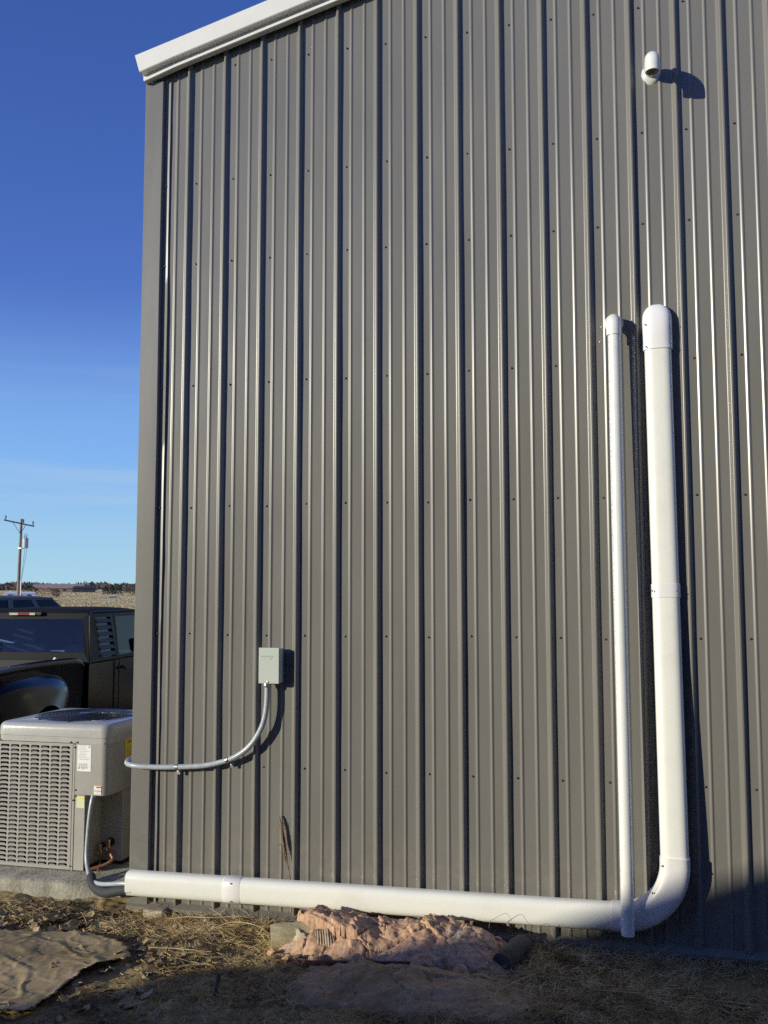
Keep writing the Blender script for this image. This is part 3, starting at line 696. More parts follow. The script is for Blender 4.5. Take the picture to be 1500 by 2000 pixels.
line(.179, .263, .620, .001); line(.205, .245, .606, .004); line(.203, .225, .601, .003); line(.184, .192, .600, .012); line(.250, .262, .727, .010)
ink.build('print', INK, lb)
lw = label_front(.292, .371 - .03, .456, .506, LABEL, 'warning_label', 'small white warning label with red bands')
MB().box((.307, yk, .494), (.340, yk + .0006, .503)).box((.307, yk, .473), (.340, yk + .0006, .480)).build('red_band', REDI, lw)
fr3 = frame((1, 0, 0), (0, 0, 1), (0, -1, 0), (.3235, yk - .0003, .4965))
text_mesh('WARNING', .0062, INKD, lw, fr3)
ink = MB(); line(.308, .338, .488, .001); line(.308, .338, .468, .001); line(.308, .334, .464, .001); line(.297, .302, .472, .010); ink.build('print', INK, lw)
ly = label_front(.177, .230, .372, .440, LYEL2, 'caution_label', 'cream caution label with pale yellow bands', AY0 - .0015)
yk2 = AY0 - .0022
MB().box((.179, yk2, .424), (.228, yk2 + .0005, .436)).box((.179, yk2, .400), (.228, yk2 + .0005, .408)).build('yellow_band', LYEL, ly)
ye = MB().box((AX1 + .0005, -.165, .602), (AX1 + .0015, .03, .752)).build('energy_label', YEL, ac); ye['label'] = 'yellow energy label on the shaded side'
fr4 = frame((0, 1, 0), (0, 0, 1), (1, 0, 0), (AX1 + .0017, -.07, .725)); text_mesh('ENERGYGUIDE', .022, INKD, ye, fr4)
ink = MB()
for i in range(6): ink.box((AX1 + .0015, -.15, .70 - i * .012), (AX1 + .002, -.15 + .04 + .05 * random.random(), .7015 - i * .012))
ink.box((AX1 + .0015, -.16, .637), (AX1 + .002, .025, .639)); ink.build('print', INKD, ye)
# service valves and copper stubs in the recess
for (x, y, z, s_) in ((.262, -.20, .085, 1.0), (.318, -.20, .115, 1.15)):
    v = MB().lathe([(.0001, -.02), (.009, -.02), (.009, -.008), (.013, -.006), (.013, .010), (.008, .012), (.008, .03), (.011, .031), (.011, .045), (.0001, .047)], (x, y - .03, z), 12)
    v.lathe([(.0001, 0), (.009, 0), (.009, .028), (.0001, .03)], (x, y - .03, z - .004), 10, 'Y')
    v.tube([(x - .002, y - .03, z), (x - .03, y - .045, z - .008)], .0065, 8)
    v.build('service_valve', BRASS, ac, smooth=40)
    MB().lathe([(.0001, -.002), (.022 * s_, -.002), (.022 * s_, .006), (.0001, .006)], (x - .012, y + .016, z + .02), 16, 'Y').build('valve_grommet', ACDARK, ac)
MB().tube(smooth_path([(.318, -.235, .11), (.345, -.255, .085), (.368, -.27, .055), (.33, -.30, .028), (.26, -.34, .008), (.22, -.36, -.012)]), .011, 10).build('copper_line', COPPER, ac, smooth=50)
MB().tube(smooth_path([(.262, -.235, .08), (.275, -.26, .05), (.30, -.30, .03), (.31, -.34, .0)]), .006, 8).build('copper_line', COPPER, ac, smooth=50)
# whip and insulated line running into the cover
wh = thing('cable_whip', 'thin grey cable tube dropping from the air conditioner into the white cover', 'cable', (-.735, .23, .53))
wpts = [(-.728, .262, .545), (-.730, .245, .50), (-.734, .232, .42), (-.737, .225, .33), (-.736, .215, .25), (-.727, .20, .185), (-.70, .17, .135), (-.655, .12, .108), (-.59, .06, .10), (-.50, -.01, .115), (-.41, -.055, .135), (-.33, -.076, .15), (-.27, -.080, .152)]
MB().tube([q - Vector(wh.location) for q in smooth_path(wpts)], .0120, 12).build('cable_tube', COND, wh, smooth=50)
MB().lathe([(.0001, -.02), (.014, -.02), (.016, -.012), (.016, .004), (.0001, .006)], (.006, .034, .012), 14).build('cable_fitting', ZINC, wh, smooth=40)
il = MB().tube([q - Vector((-.5, .0, .06)) for q in smooth_path([(-.655, .135, .104), (-.625, .09, .100), (-.59, .05, .085), (-.53, .01, .072), (-.45, -.045, .082), (-.36, -.074, .108), (-.27, -.082, .125)])], .027, 14).build('insulated_line', RUBBER, smooth=50)
il.location = (-.5, .0, .06); tag(il, 'thick black foam insulated line lying on the slab corner beneath the grey cable', 'insulated pipe')

# ------------------------------------------------------------------ vehicles
def ringframe(b, outer, inner, depth):
    """frame of quads between two loops, with a jamb going inwards by depth vector"""
    n_ = len(outer); o = len(b.v); dv = Vector(depth)
    b.v += [tuple(p) for p in outer] + [tuple(p) for p in inner] + [tuple(Vector(p) + dv) for p in inner] + [tuple(Vector(p) + dv) for p in outer]
    for i in range(n_):
        j = (i + 1) % n_
        b.f += [(o + i, o + j, o + n_ + j, o + n_ + i), (o + n_ + i, o + n_ + j, o + 2 * n_ + j, o + 2 * n_ + i), (o + 2 * n_ + i, o + 2 * n_ + j, o + 3 * n_ + j, o + 3 * n_ + i)]
def wheel(parent, x, y, r, w=.2):
    wp_ = MB().lathe([(r * .62, -w / 2), (r * .93, -w / 2), (r, -w / 2 + .03), (r, w / 2 - .03), (r * .93, w / 2), (r * .62, w / 2)], (x, y, r), 28, 'X').build('wheel', TYRE, parent, smooth=40)
    sd_ = 1 if x > 0 else -1
    MB().lathe([(.001, sd_ * w * .30), (r * .25, sd_ * w * .33), (r * .55, sd_ * w * .25), (r * .62, sd_ * w * .48), (r * .60, -sd_ * w * .1), (.001, -sd_ * w * .1)], (x, y, r), 24, 'X').build('rim', SILVER, wp_, smooth=40)
def insetq(q, t, s_=None):
    c = sum((Vector(p) for p in q), Vector()) / len(q); return [Vector(p).lerp(c, t) for p in q]
# pickup
heading = R(6.8)
tw = thing('pickup_truck', 'black extended cab pickup with louvered quarter window behind the air conditioner', 'pickup truck', (-2.748 - .70 * math.cos(heading), 3.5 - .70 * math.sin(heading), 0), heading)
W, Wr = .715, .655; ZB, ZR = 1.055, 1.565
# lower body of the cab + hood
side = [(0, .38), (0, ZB), (2.05, ZB - .01), (2.25, ZB - .02), (3.35, .93), (3.45, .80), (3.45, .42), (3.1, .36)]
b = MB(); rg = []
for x, k_ in ((-W, .0), (-W - .02, 1), (W + .02, 1), (W, 0)):
    rg.append([(x * (1 if k_ else .985), y, z) for y, z in side])
b.rings(rg).build('cab_body', BLACKP, tw, bevel=.035, seg=3, smooth=35)
# greenhouse
b = MB(); gl = []
rear_o = [(-W, .0, ZB), (W, .0, ZB), (Wr, .085, ZR - .02), (-Wr, .085, ZR - .02)]
rear_i = [(-.655, .012, ZB + .10), (.655, .012, ZB + .10), (.605, .070, ZR - .085), (-.605, .070, ZR - .085)]
ringframe(b, rear_o, rear_i, (0, .03, 0)); gl.append(('rear_window', rear_i, (0, .010, 0)))
for s_ in (-1, 1):
    q = [(s_ * W, .0, ZB), (s_ * W, .70, ZB), (s_ * Wr, .66, ZR - .02), (s_ * Wr, .085, ZR - .02)]
    i_ = [(s_ * (W - .006), .30, ZB + .03), (s_ * (W - .006), .665, ZB + .03), (s_ * (Wr + .012), .60, ZR - .07), (s_ * (Wr + .012), .225, ZR - .07)]
    ringframe(b, q, i_, (-s_ * .03, 0, 0)); gl.append(('quarter_window', i_, (-s_ * .022, 0, 0)))
    q = [(s_ * W, .70, ZB), (s_ * W, 2.0, ZB), (s_ * Wr, 1.45, ZR - .02), (s_ * Wr, .66, ZR - .02)]
    i_ = [(s_ * (W - .006), .76, ZB + .03), (s_ * (W - .006), 1.86, ZB + .03), (s_ * (Wr + .012), 1.40, ZR - .07), (s_ * (Wr + .012), .72, ZR - .07)]
    ringframe(b, q, i_, (-s_ * .03, 0, 0)); gl.append(('side_window', i_, (-s_ * .012, 0, 0)))
q = [(-W, 2.0, ZB), (W, 2.0, ZB), (Wr, 1.45, ZR - .02), (-Wr, 1.45, ZR - .02)]; i_ = [Vector(p) for p in ((-.65, 1.94, ZB + .05), (.65, 1.94, ZB + .05), (.60, 1.49, ZR - .06), (-.60, 1.49, ZR - .06))]
ringframe(b, q, i_, (0, -.03, 0)); gl.append(('windshield', i_, (0, -.01, 0)))
b.build('cab_pillars', PILLP, tw)
for nm, q, d in gl: MB().quad(*[Vector(p) + Vector(d) for p in q]).build(nm, GLASSS if nm != 'rear_window' and nm != 'windshield' else GLASS, tw)
# domed roof skin
b = MB(); nu, nv = 14, 12
for j in range(nv + 1):
    for i in range(nu + 1):
        u = -1 + 2 * i / nu; v = j / nv
        y = .075 + v * (1.40); x = u * (Wr + .008)
        edge = max(abs(u) ** 6, abs(2 * v - 1) ** 8)
        b.v.append((x, y, ZR - .026 + .040 * (1 - edge) + .012 * (1 - u * u)))
for j in range(nv):
    for i in range(nu):
        a = j * (nu + 1) + i; b.f.append((a, a + 1, a + nu + 2, a + nu + 1))
b.build('cab_roof', ROOFP, tw, smooth=60)
# drip rails, door seams, louvers, mirror, handle
for s_ in (1, -1):
    MB().tube([(s_ * (W + .004), -.0 + .012, ZB - .02), (s_ * (Wr + .022), .085, ZR - .05), (s_ * (Wr + .02), .12, ZR - .01), (s_ * (Wr + .02), 1.40, ZR - .01), (s_ * (W + .004), 2.0, ZB)], .009, 6).build('drip_rail', CHARC, tw)
    dl = MB(); dl.box((s_ * (W + .018) - .004, .705, .42), (s_ * (W + .018) + .006, .722, ZB)); dl.build('door_seam', CHARC, tw)
    lv = MB()
    for t in range(6):
        z = ZB + .045 + t * .068; f_ = (z - ZB) / (ZR - ZB); xx = s_ * (W + (Wr - W) * f_ + .004)
        y0, y1 = .30 - f_ * .06, .66 - f_ * .05
        lv.add([(xx - s_ * .016, y0, z + .038), (xx - s_ * .016, y1, z + .038), (xx + s_ * .006, y1, z), (xx + s_ * .006, y0, z), (xx - s_ * .020, y0, z + .034), (xx - s_ * .020, y1, z + .034), (xx + s_ * .002, y1, z - .004), (xx + s_ * .002, y0, z - .004)],
               [(0, 1, 2, 3), (4, 7, 6, 5), (0, 4, 5, 1), (1, 5, 6, 2), (2, 6, 7, 3), (3, 7, 4, 0)])
    lv.build('window_louver', CHARC, tw)
    MB().box((s_ * (W + .02), .82, .93), (s_ * (W + .045), .98, .96)).build('door_handle', CHARC, tw, bevel=.006)
    mi = MB().box((min(s_ * (W + .06), s_ * (W + .24)), 1.72, 1.10), (max(s_ * (W + .06), s_ * (W + .24)), 1.80, 1.26)); mi.box((min(s_ * W, s_ * (W + .08)), 1.74, 1.10), (max(s_ * W, s_ * (W + .08)), 1.78, 1.14)); mi.build('door_mirror', CHARC, tw, bevel=.02)
# third brake light, interior
bl = MB().box((-.165, .045, ZR - .047), (.185, .10, ZR - .012)).build('brake_light', CHARC, tw, bevel=.008)
MB().box((-.06, .038, ZR - .042), (.058, .046, ZR - .020)).build('red_lens', REDL, bl)
MB().box((-.150, .038, ZR - .042), (-.062, .046, ZR - .020)).box((.060, .038, ZR - .042), (.120, .046, ZR - .020)).build('clear_lens', CLEARL, bl)
for x in (-.35, .35):
    MB().box((x - .25, .72, .62), (x + .25, .86, 1.20)).box((x - .25, .72, .50), (x + .25, 1.25, .66)).box((x - .13, .72, 1.21), (x + .13, .80, 1.36)).build('seat', SEATM, tw, bevel=.05, seg=3)
MB().box((-.68, 1.62, .85), (.68, 1.95, 1.04)).build('dashboard', SEATM, tw, bevel=.03)
MB().tube([(-.35 + .19 * math.cos(a), 1.46 + .08 * math.sin(a), 1.08 + .17 * math.sin(a)) for a in [2 * math.pi * k_ / 24 for k_ in range(25)]], .014, 6, cap=False).build('steering_wheel', CHARC, tw)
# bed: floor, inner walls, rails with rounded front corner, tailgate
HB = .66
def bed_z(y): return 1.095 + .03 * math.exp(-((y + 1.0) / .9) ** 2)
for s_ in (1, -1):
    rg = []
    for y in [-.06 - 1.9 * i / 20 for i in range(21)]:
        zt = bed_z(y) - (.05 * (1 - min(1, (-.06 - y) / .14)) ** 2)
        rg.append([(s_ * (HB - .05), y, .60), (s_ * (HB - .05), y, zt - .02), (s_ * (HB - .07), y, zt), (s_ * (HB - .01), y, zt + .012), (s_ * (HB + .035), y, zt), (s_ * (HB + .045), y, zt - .03), (s_ * (HB + .03), y, zt - .06), (s_ * (HB + .015), y, .50)])
    MB().rings(rg).build('bed_side', BLACKP, tw, smooth=50)
    # bulging rear fender
    rg = []; yc = -1.16
    for i in range(33):
        t = i / 32; y = -.50 - 1.38 * t; a = (y - yc) / .66
        bulge = max(.0, 1 - abs(a) ** 3.2) ** .5 if abs(a) < 1 else 0
        topz = .80 + .20 * bulge if abs(a) < 1 else .80
        arch = .33
        if abs(y - yc) < .42: arch = .36 + math.sqrt(max(0, .42 ** 2 - (y - yc) ** 2)) * 1.0
        xo = HB + .02 + .20 * bulge
        rg.append([(s_ * (HB + .0), y, topz + .03), (s_ * (HB + (xo - HB) * .55), y, topz + .02), (s_ * (HB + (xo - HB) * .86), y, topz - .035), (s_ * xo, y, topz - .12 if topz - .12 > arch + .03 else arch + .03), (s_ * (xo + .004), y, arch + .02), (s_ * (xo + .012), y, arch), (s_ * (xo - .02), y, arch), (s_ * (HB + .0), y, arch)])
    MB().rings(rg).build('rear_fender', BLACKP, tw, smooth=55)
    wheel(tw, s_ * .72, yc, .345, .22); wheel(tw, s_ * .70, 2.72, .345, .2)
    MB().box((s_ * .62 - .07, -1.985, .72), (s_ * .62 + .07, -1.965, .95)).build('tail_light', REDL, tw, bevel=.006)
MB().box((-HB + .05, -1.96, .58), (HB - .05, -.05, .62)).box((-HB + .05, -.10, .58), (HB - .05, -.05, 1.085)).build('bed_floor', CHARC, tw)
MB().box((-.55, -1.965, .62), (.55, -1.92, 1.08)).build('tailgate', BLACKP, tw, bevel=.012)
MB().box((-.72, -2.12, .48), (.72, -1.99, .62)).build('rear_bumper', CHROME, tw, bevel=.02)
MB().box((-.70, 3.46, .45), (.70, 3.56, .62)).build('front_bumper', CHROME, tw, bevel=.02)
MB().box((-.45, -1.9, .40), (.45, 3.2, .55)).build('chassis', CHARC, tw)
fr5 = frame((1, 0, 0), (0, .14, .99), (0, -.99, .14), (-.205 - .04, .0135 - .012, ZB + .165)); text_mesh('a', .09, DECAL, tw, fr5, 'window_sticker')
fr5 = frame((1, 0, 0), (0, .14, .99), (0, -.99, .14), (-.205 - .05, .0115 - .012, ZB + .115)); text_mesh('H', .055, DECAL, tw, fr5, 'window_sticker')
# scraps in the bed
for (xa, ya, za, xb, yb, zb, lab) in ((.30, -.55, 1.02, .52, -.30, 1.12, 'pale plastic offcut poking up over the truck bed near the cab'), (.12, -1.35, 1.04, .24, -1.05, 1.12, 'short pale plastic offcut further back in the truck bed')):
    m_w = Matrix.Translation(tw.location) @ Matrix.Rotation(heading, 4, 'Z')
    o = MB().tube([(0, 0, 0), tuple((m_w @ Vector((xb, yb, zb))) - (m_w @ Vector((xa, ya, za - .4))))], .020, 10).build('plastic_offcut', LABEL)
    o.location = m_w @ Vector((xa, ya, za - .4)); tag(o, lab, 'offcut')

def simple_car(name, label, cat, loc, rz, paint, Ln, hw_, zb, zr, roof0, roof1, ws, rack):
    """closed car: lower body, glazed upper body, roof; x right, y forward, origin at ground centre of the rear"""
    t = thing(name, label, cat, loc, rz)
    sd2 = [(0, .35), (-.02, .7), (.02, zb), (ws, zb), (Ln - .25, zb - .12), (Ln, zb - .25), (Ln + .02, .35)]
    b = MB(); b.rings([[(x * (.97 if e else 1), y, z) for y, z in sd2] for x, e in ((-hw_, 1), (-hw_ - .001, 0), (hw_ + .001, 0), (hw_, 1))]).build('body', paint, t, bevel=.06, seg=3, smooth=40)
    wr = hw_ - .13
    b = MB(); pans = []
    def quad_win(nm, q, tt, d): 
        i_ = insetq(q, tt); ringframe(b, [Vector(p) for p in q], i_, d); pans.append((nm, i_, d))
    quad_win('rear_window', [(-hw_, .03, zb), (hw_, .03, zb), (wr, roof0, zr - .03), (-wr, roof0, zr - .03)], .16, (0, .02, 0))
    quad_win('windshield', [(-hw_, ws, zb), (hw_, ws, zb), (wr, roof1, zr - .03), (-wr, roof1, zr - .03)], .12, (0, -.02, 0))
    for s_ in (-1, 1):
        ysb = [.03, ws * .33, ws * .66, ws]; yst = [roof0, roof0 + (roof1 - roof0) * .35, roof0 + (roof1 - roof0) * .68, roof1]
        for i in range(3):
            quad_win('side_window', [(s_ * hw_, ysb[i], zb), (s_ * hw_, ysb[i + 1], zb), (s_ * wr, yst[i + 1], zr - .03), (s_ * wr, yst[i], zr - .03)], .17, (-s_ * .02, 0, 0))
    b.build('pillars', paint, t)
    for nm, q, d in pans: MB().quad(*[p + Vector(d) * .5 for p in q]).build(nm, GLASSD, t)
    b = MB()
    for j in range(13):
        for i in range(13):
            u = -1 + i / 6; v = j / 12; e_ = max(abs(u) ** 6, abs(2 * v - 1) ** 6)
            b.v.append((u * (wr + .01), roof0 - .02 + v * (roof1 - roof0 + .04), zr - .045 + .045 * (1 - e_) + .02 * (1 - u * u)))
    for j in range(12):
        for i in range(12):
            a = j * 13 + i; b.f.append((a, a + 1, a + 14, a + 13))
    b.build('roof', paint, t, smooth=60)
    if rack:
        for s_ in (-1, 1): MB().tube([(s_ * (wr - .08), roof0 + .2, zr), (s_ * (wr - .08), roof0 + .25, zr + .035), (s_ * (wr - .08), roof1 - .3, zr + .035), (s_ * (wr - .08), roof1 - .22, zr)], .014, 8).build('roof_rail', CHARC, t)
    for s_ in (-1, 1):
        wheel(t, s_ * (hw_ - .1), .85, .35); wheel(t, s_ * (hw_ - .1), Ln - .85, .35)
        MB().box((s_ * (hw_ - .1) - .07, -.035, .75), (s_ * (hw_ - .1) + .07, .0, zb - .03)).build('tail_light', REDL, t, bevel=.01)
    return t
simple_car('sport_utility_vehicle', 'grey sport utility vehicle parked beyond the black pickup', 'car', (-10.6, 11.0, 0), R(-2), SILVER, 4.6, .90, 1.10, 1.665, .45, 2.6, 3.35, False)
simple_car('dark_car', 'dark blue car beyond the pickup cab, next to the building edge', 'car', (-5.3, 9.4, 0), R(-10), DBLUE, 4.4, .86, 1.0, 1.46, .7, 2.5, 3.2, False)

# ------------------------------------------------------------------ utility pole
up_ = thing('utility_pole', 'tall wooden utility pole with crossarm and grey transformer in the field', 'utility pole', (-53.1, 74.4, ground_z(-53.1, 74.4)))
MB().tube([(0, 0, -.5), (.03, 0, 4), (.12, 0, 8.75)], [.17, .15, .11], 14).build('pole', WOODP, up_, smooth=50)
ca, sa = math.cos(R(28)), math.sin(R(28))    # crossarm plane faces the viewer
def cu_(u, d, z): return (u * ca - d * sa + .1, u * sa + d * ca, z)
MB().add([cu_(*q) for q in ((-1.55, -.17, 8.55), (1.2, -.17, 7.98), (1.2, -.05, 7.98), (-1.55, -.05, 8.55), (-1.55, -.17, 8.68), (1.2, -.17, 8.11), (1.2, -.05, 8.11), (-1.55, -.05, 8.68))], [(0, 3, 2, 1), (4, 5, 6, 7), (0, 1, 5, 4), (1, 2, 6, 5), (2, 3, 7, 6), (3, 0, 4, 7)]).build('crossarm', DKWOOD, up_)
for (u, z) in ((-1.38, 8.63), (.22, 8.30), (1.08, 8.12)):
    MB().lathe([(.03, 0), (.03, .1), (.07, .12), (.05, .16), (.07, .20), (.05, .24), (.07, .28), (.035, .42), (.001, .44)], cu_(u, -.11, z), 10).build('insulator', DKWOOD, up_)
MB().tube([cu_(-.75, -.19, 8.42), cu_(-.06, -.13, 7.35)], .025, 6).tube([cu_(.45, -.19, 8.17), cu_(.06, -.13, 7.5)], .025, 6).build('brace', DKWOOD, up_)
tx = cu_(.45, -.1, 5.95)
tr_ = MB().lathe([(.001, 0), (.25, 0), (.26, .04), (.26, .82), (.28, .84), (.28, .88), (.20, .95), (.001, .97)], tx, 20).build('transformer', TANK, up_, smooth=40)
for u in (-.08, .12): MB().lathe([(.03, .93), (.05, 1.0), (.03, 1.05), (.05, 1.1), (.03, 1.15), (.02, 1.38), (.001, 1.40)], (tx[0] + u, tx[1], tx[2]), 8).build('bushing', DKWOOD, tr_)
MB().box(cu_(-.2, -.15, 5.9), tuple(Vector(cu_(.3, .05, 5.9)) + Vector((0, .05, .07)))).build('bracket', ZINC, up_)
MB().tube([cu_(.16, -.15, -.2), cu_(.16, -.15, 2.9)], .055, 8).build('riser_pipe', LABEL, up_)
cb = MB()
for u in (.42, .58): cb.tube([cu_(u, -.2, 6.0), cu_(u - .03, -.2, 5.4), cu_(u * .5 + .06, -.18, 4.0), cu_(.19, -.16, 2.9)], .014, 5)
cb.build('service_cable', CHARC, up_)

# ------------------------------------------------------------------ distant wood, trees and farm buildings
def far_xy(u, dist):
    """ground position at a bearing given by the photo column, dist metres from the viewpoint"""
    b_ = yaw - math.atan((u - 750) / f_px)
    return (2.356 - math.sin(b_) * dist, -4.95 + math.cos(b_) * dist)
TWIG = noisy(new_mat('bare_winter_twigs', (.10, .07, .055), .9), [(.075, .052, .045), (.095, .07, .058), (.12, .09, .075)], .06)
CEDAR = noisy(new_mat('dark_evergreen', (.03, .045, .02), .9), [(.018, .03, .014), (.045, .06, .028)], 1.5)
RTWIG = noisy(new_mat('reddish_twigs', (.20, .11, .08), .9), [(.16, .085, .06), (.24, .14, .10)], .4)
def shard(b, x, y, z, s, vert=1.0):
    a = random.random() * 6.28; dx, dy = math.cos(a) * s, math.sin(a) * s
    b.add([(x - dx, y - dy, z), (x + dx, y + dy, z + random.uniform(-.3, .3) * s), (x + random.uniform(-.6, .6) * s, y + random.uniform(-.6, .6) * s, z + s * random.uniform(.8, 2.4) * vert)], [(0, 1, 2)])
random.seed(5)
dw = MB()
for i in range(26000):
    u = random.uniform(-260, 560); d = random.uniform(430, 700)
    x, y = far_xy(u, d)
    top = 2.0 + 1.6 * (fbm(u * .013, d * .004, 3) + .5) + .9 * fbm(u * .08, d * .02, 1)
    top *= 1.15 if u > 150 else 1.0
    shard(dw, x, y, ground_z(x, y) + random.random() ** .8 * max(.8, top) - .5, random.uniform(.25, .75))
tag(dw.build('distant_wood', TWIG), 'band of bare brown winter trees along the horizon', 'wood', kind='stuff')
fg = MB()
for i in range(60000):
    u = random.uniform(-260, 420); d = 48 * (420 / 48) ** random.random()
    x, y = far_xy(u, d)
    if -14 < x < 9 and y < 26: continue
    z = ground_z(x, y); a = random.random() * 3.14; w = random.uniform(.06, .20) * (d / 150) ** .5; h_ = random.uniform(.10, .24) * (.6 + .8 * max(0, fbm(x * .03, y * .03, 1) + .4))
    dx, dy = math.cos(a) * w, math.sin(a) * w
    fg.add([(x - dx, y - dy, z - .05), (x + dx, y + dy, z - .05), (x + dx * .8 + .1, y + dy * .8, z + h_ * random.uniform(.5, 1)), (x, y, z + h_), (x - dx * .8, y - dy * .8, z + h_ * random.uniform(.5, 1))], [(0, 1, 2, 3, 4)])
FGR = noisy(new_mat('dry_field_grass', (.60, .48, .28), .9), [(.46, .34, .18), (.62, .50, .29), (.72, .60, .38)], .07)
_n = FGR.node_tree; _tr = _n.nodes.new('ShaderNodeBsdfTranslucent'); _mx = _n.nodes.new('ShaderNodeMixShader'); _mx.inputs[0].default_value = .45
_c = bs(FGR).inputs['Base Color'].links[0].from_socket; _n.links.new(_c, _tr.inputs[0]); _out = [q for q in _n.nodes if q.type == 'OUTPUT_MATERIAL'][0]
_n.links.new(bs(FGR).outputs[0], _mx.inputs[1]); _n.links.new(_tr.outputs[0], _mx.inputs[2]); _n.links.new(_mx.outputs[0], _out.inputs['Surface'])
tag(fg.build('field_grass', FGR), 'dry straw coloured grass covering the far field', 'grass', kind='stuff')
def dtree(name, label, cat, u, d, h, w, mat, n_, group=None, cone=False):
    x, y = far_xy(u, d); z = ground_z(x, y)
    t = thing(name, label, cat, (x, y, z), 0, group)
    MB().tube([(0, 0, -.3), (.05, 0, h * .45), (0, .05, h * .8)], [h * .03, h * .02, h * .008], 6).build('trunk', DKWOOD, t)
    c = MB()
    for i in range(n_):
        zz = random.random(); a = random.random() * 6.28; rr = math.sqrt(random.random())
        rad = w / 2 * ((1 - zz) ** .7 if cone else math.sin(math.pi * min(1, .12 + .88 * zz)) ** .6)
        shard(c, math.cos(a) * rr * rad, math.sin(a) * rr * rad, h * (.12 + .85 * zz), random.uniform(.12, .34) * h / 5)
    c.build('crown', mat, t)
    return t
for (u, d, h, w, lab) in ((208, 300, 2.7, 3.0, 'dark evergreen tree standing left of its evergreen neighbours'), (221, 296, 3.1, 3.2, 'tallest dark evergreen tree in the middle of the evergreen clump'), (233, 305, 2.9, 3.4, 'dark evergreen tree at the right end of the evergreen clump')):
    dtree('evergreen_tree', lab, 'tree', u, d, h, w, CEDAR, 420, 'evergreen trees in the distance', True)
dtree('shrubby_tree', 'wide dark leafless tree right of the utility pole', 'tree', 64, 290, 2.6, 6.5, CEDAR, 420, cone=True)
for (u, d, h, w, lab) in ((96, 300, 2.0, 5.5, 'reddish bare tree clump left of the far houses'), (112, 250, 2.2, 2.4, 'thin bare tree poking up above the vehicle roof'), (255, 330, 3.4, 9.5, 'broad bare grey tree nearest the building edge'), (265, 300, 3.2, 7, 'bare grey tree half hidden by the building corner'), (142, 340, 1.6, 8, 'low dark hedge like bare tree before the brown house')):
    dtree('bare_tree', lab, 'tree', u, d, h, w, RTWIG if u in (96,) else TWIG, 420)
HR = new_mat('pink_brown_roof', (.44, .30, .25), .8); HW = new_mat('tan_house_wall', (.42, .30, .22), .8); HD = new_mat('dark_house_roof', (.05, .05, .06), .7); HWH = new_mat('white_house_wall', (.8, .8, .78), .7)
def house(u, d, w, h, rh, wall, roofm, label, dep=7):
    x, y = far_xy(u, d); t = thing('farm_house', label, 'house', (x, y, ground_z(x, y) - .2), R(32))
    MB().box((-w / 2, -dep / 2, 0), (w / 2, dep / 2, h)).build('wall', wall, t)
    r = MB().add([(-w / 2 - .3, -dep / 2 - .3, h), (w / 2 + .3, -dep / 2 - .3, h), (w / 2 + .3, dep / 2 + .3, h), (-w / 2 - .3, dep / 2 + .3, h), (-w / 2 + .6, 0, h + rh), (w / 2 - .6, 0, h + rh)], [(0, 1, 5, 4), (1, 2, 5), (2, 3, 4, 5), (3, 0, 4), (0, 3, 2, 1)]).build('roof', roofm, t)
    for k_ in (-.3, .0, .3): MB().box((w * k_ - .5, -dep / 2 - .03, h * .35), (w * k_ + .5, -dep / 2 + .02, h * .8)).build('window', HD, t)
house(128, 380, 15, 1.7, 1.6, HW, HR, 'long low far house with pinkish roof')
house(166, 370, 8, 1.8, .8, HD, HD, 'dark flat far building right of the pinkish house')
house(88, 400, 9, 1.6, 1.4, HW, HR, 'small far house with reddish roof left of the long house')
house(42, 240, 7, 1.3, .4, HWH, HWH, 'low white far shed just right of the utility pole', 4)
house(197, 500, 3, 2.0, .8, HWH, HWH, 'tiny white far house above the evergreen trees', 4)
house(222, 240, 1.6, .6, .2, HWH, HWH, 'tiny white far hut at the edge of the dry field', 2)

# ------------------------------------------------------------------ debris on the ground
CLAY = new_mat('pink_orange_clay', (.40, .22, .13), .9)
def clay_nodes(m):
    t = nd(m, 'ShaderNodeTexCoord')
    def N(s, d=8, r=.65):
        n = nd(m, 'ShaderNodeTexNoise'); n.inputs['Scale'].default_value = s; n.inputs['Detail'].default_value = d; n.inputs['Roughness'].default_value = r
        lk(m, t.outputs['Object'], n.inputs['Vector']); return n
    a = N(5); cr = nd(m, 'ShaderNodeValToRGB'); e = cr.color_ramp.elements
    e[0].position = .30; e[0].color = (.26, .17, .095, 1); e[1].position = .68; e[1].color = (.50, .455, .34, 1)
    k = e.new(.40); k.color = (.50, .31, .185, 1); k = e.new(.60); k.color = (.58, .365, .23, 1)
    lk(m, a.outputs['Fac'], cr.inputs[0])
    b = N(40, 8, .7); c2 = nd(m, 'ShaderNodeValToRGB'); e = c2.color_ramp.elements
    e[0].position = .3; e[0].color = (.6, .58, .55, 1); e[1].position = .6; e[1].color = (1.12, 1.12, 1.12, 1); lk(m, b.outputs['Fac'], c2.inputs[0])
    mu = nd(m, 'ShaderNodeMixRGB'); mu.blend_type = 'MULTIPLY'; mu.inputs['Fac'].default_value = 1; lk(m, cr.outputs[0], mu.inputs['Color1']); lk(m, c2.outputs[0], mu.inputs['Color2'])
    lk(m, mu.outputs[0], bs(m).inputs['Base Color'])
    bp = nd(m, 'ShaderNodeBump'); bp.inputs['Distance'].default_value = .0035; bn = N(60, 9, .7); lk(m, bn.outputs['Fac'], bp.inputs['Height']); lk(m, bp.outputs[0], bs(m).inputs['Normal'])
clay_nodes(CLAY)
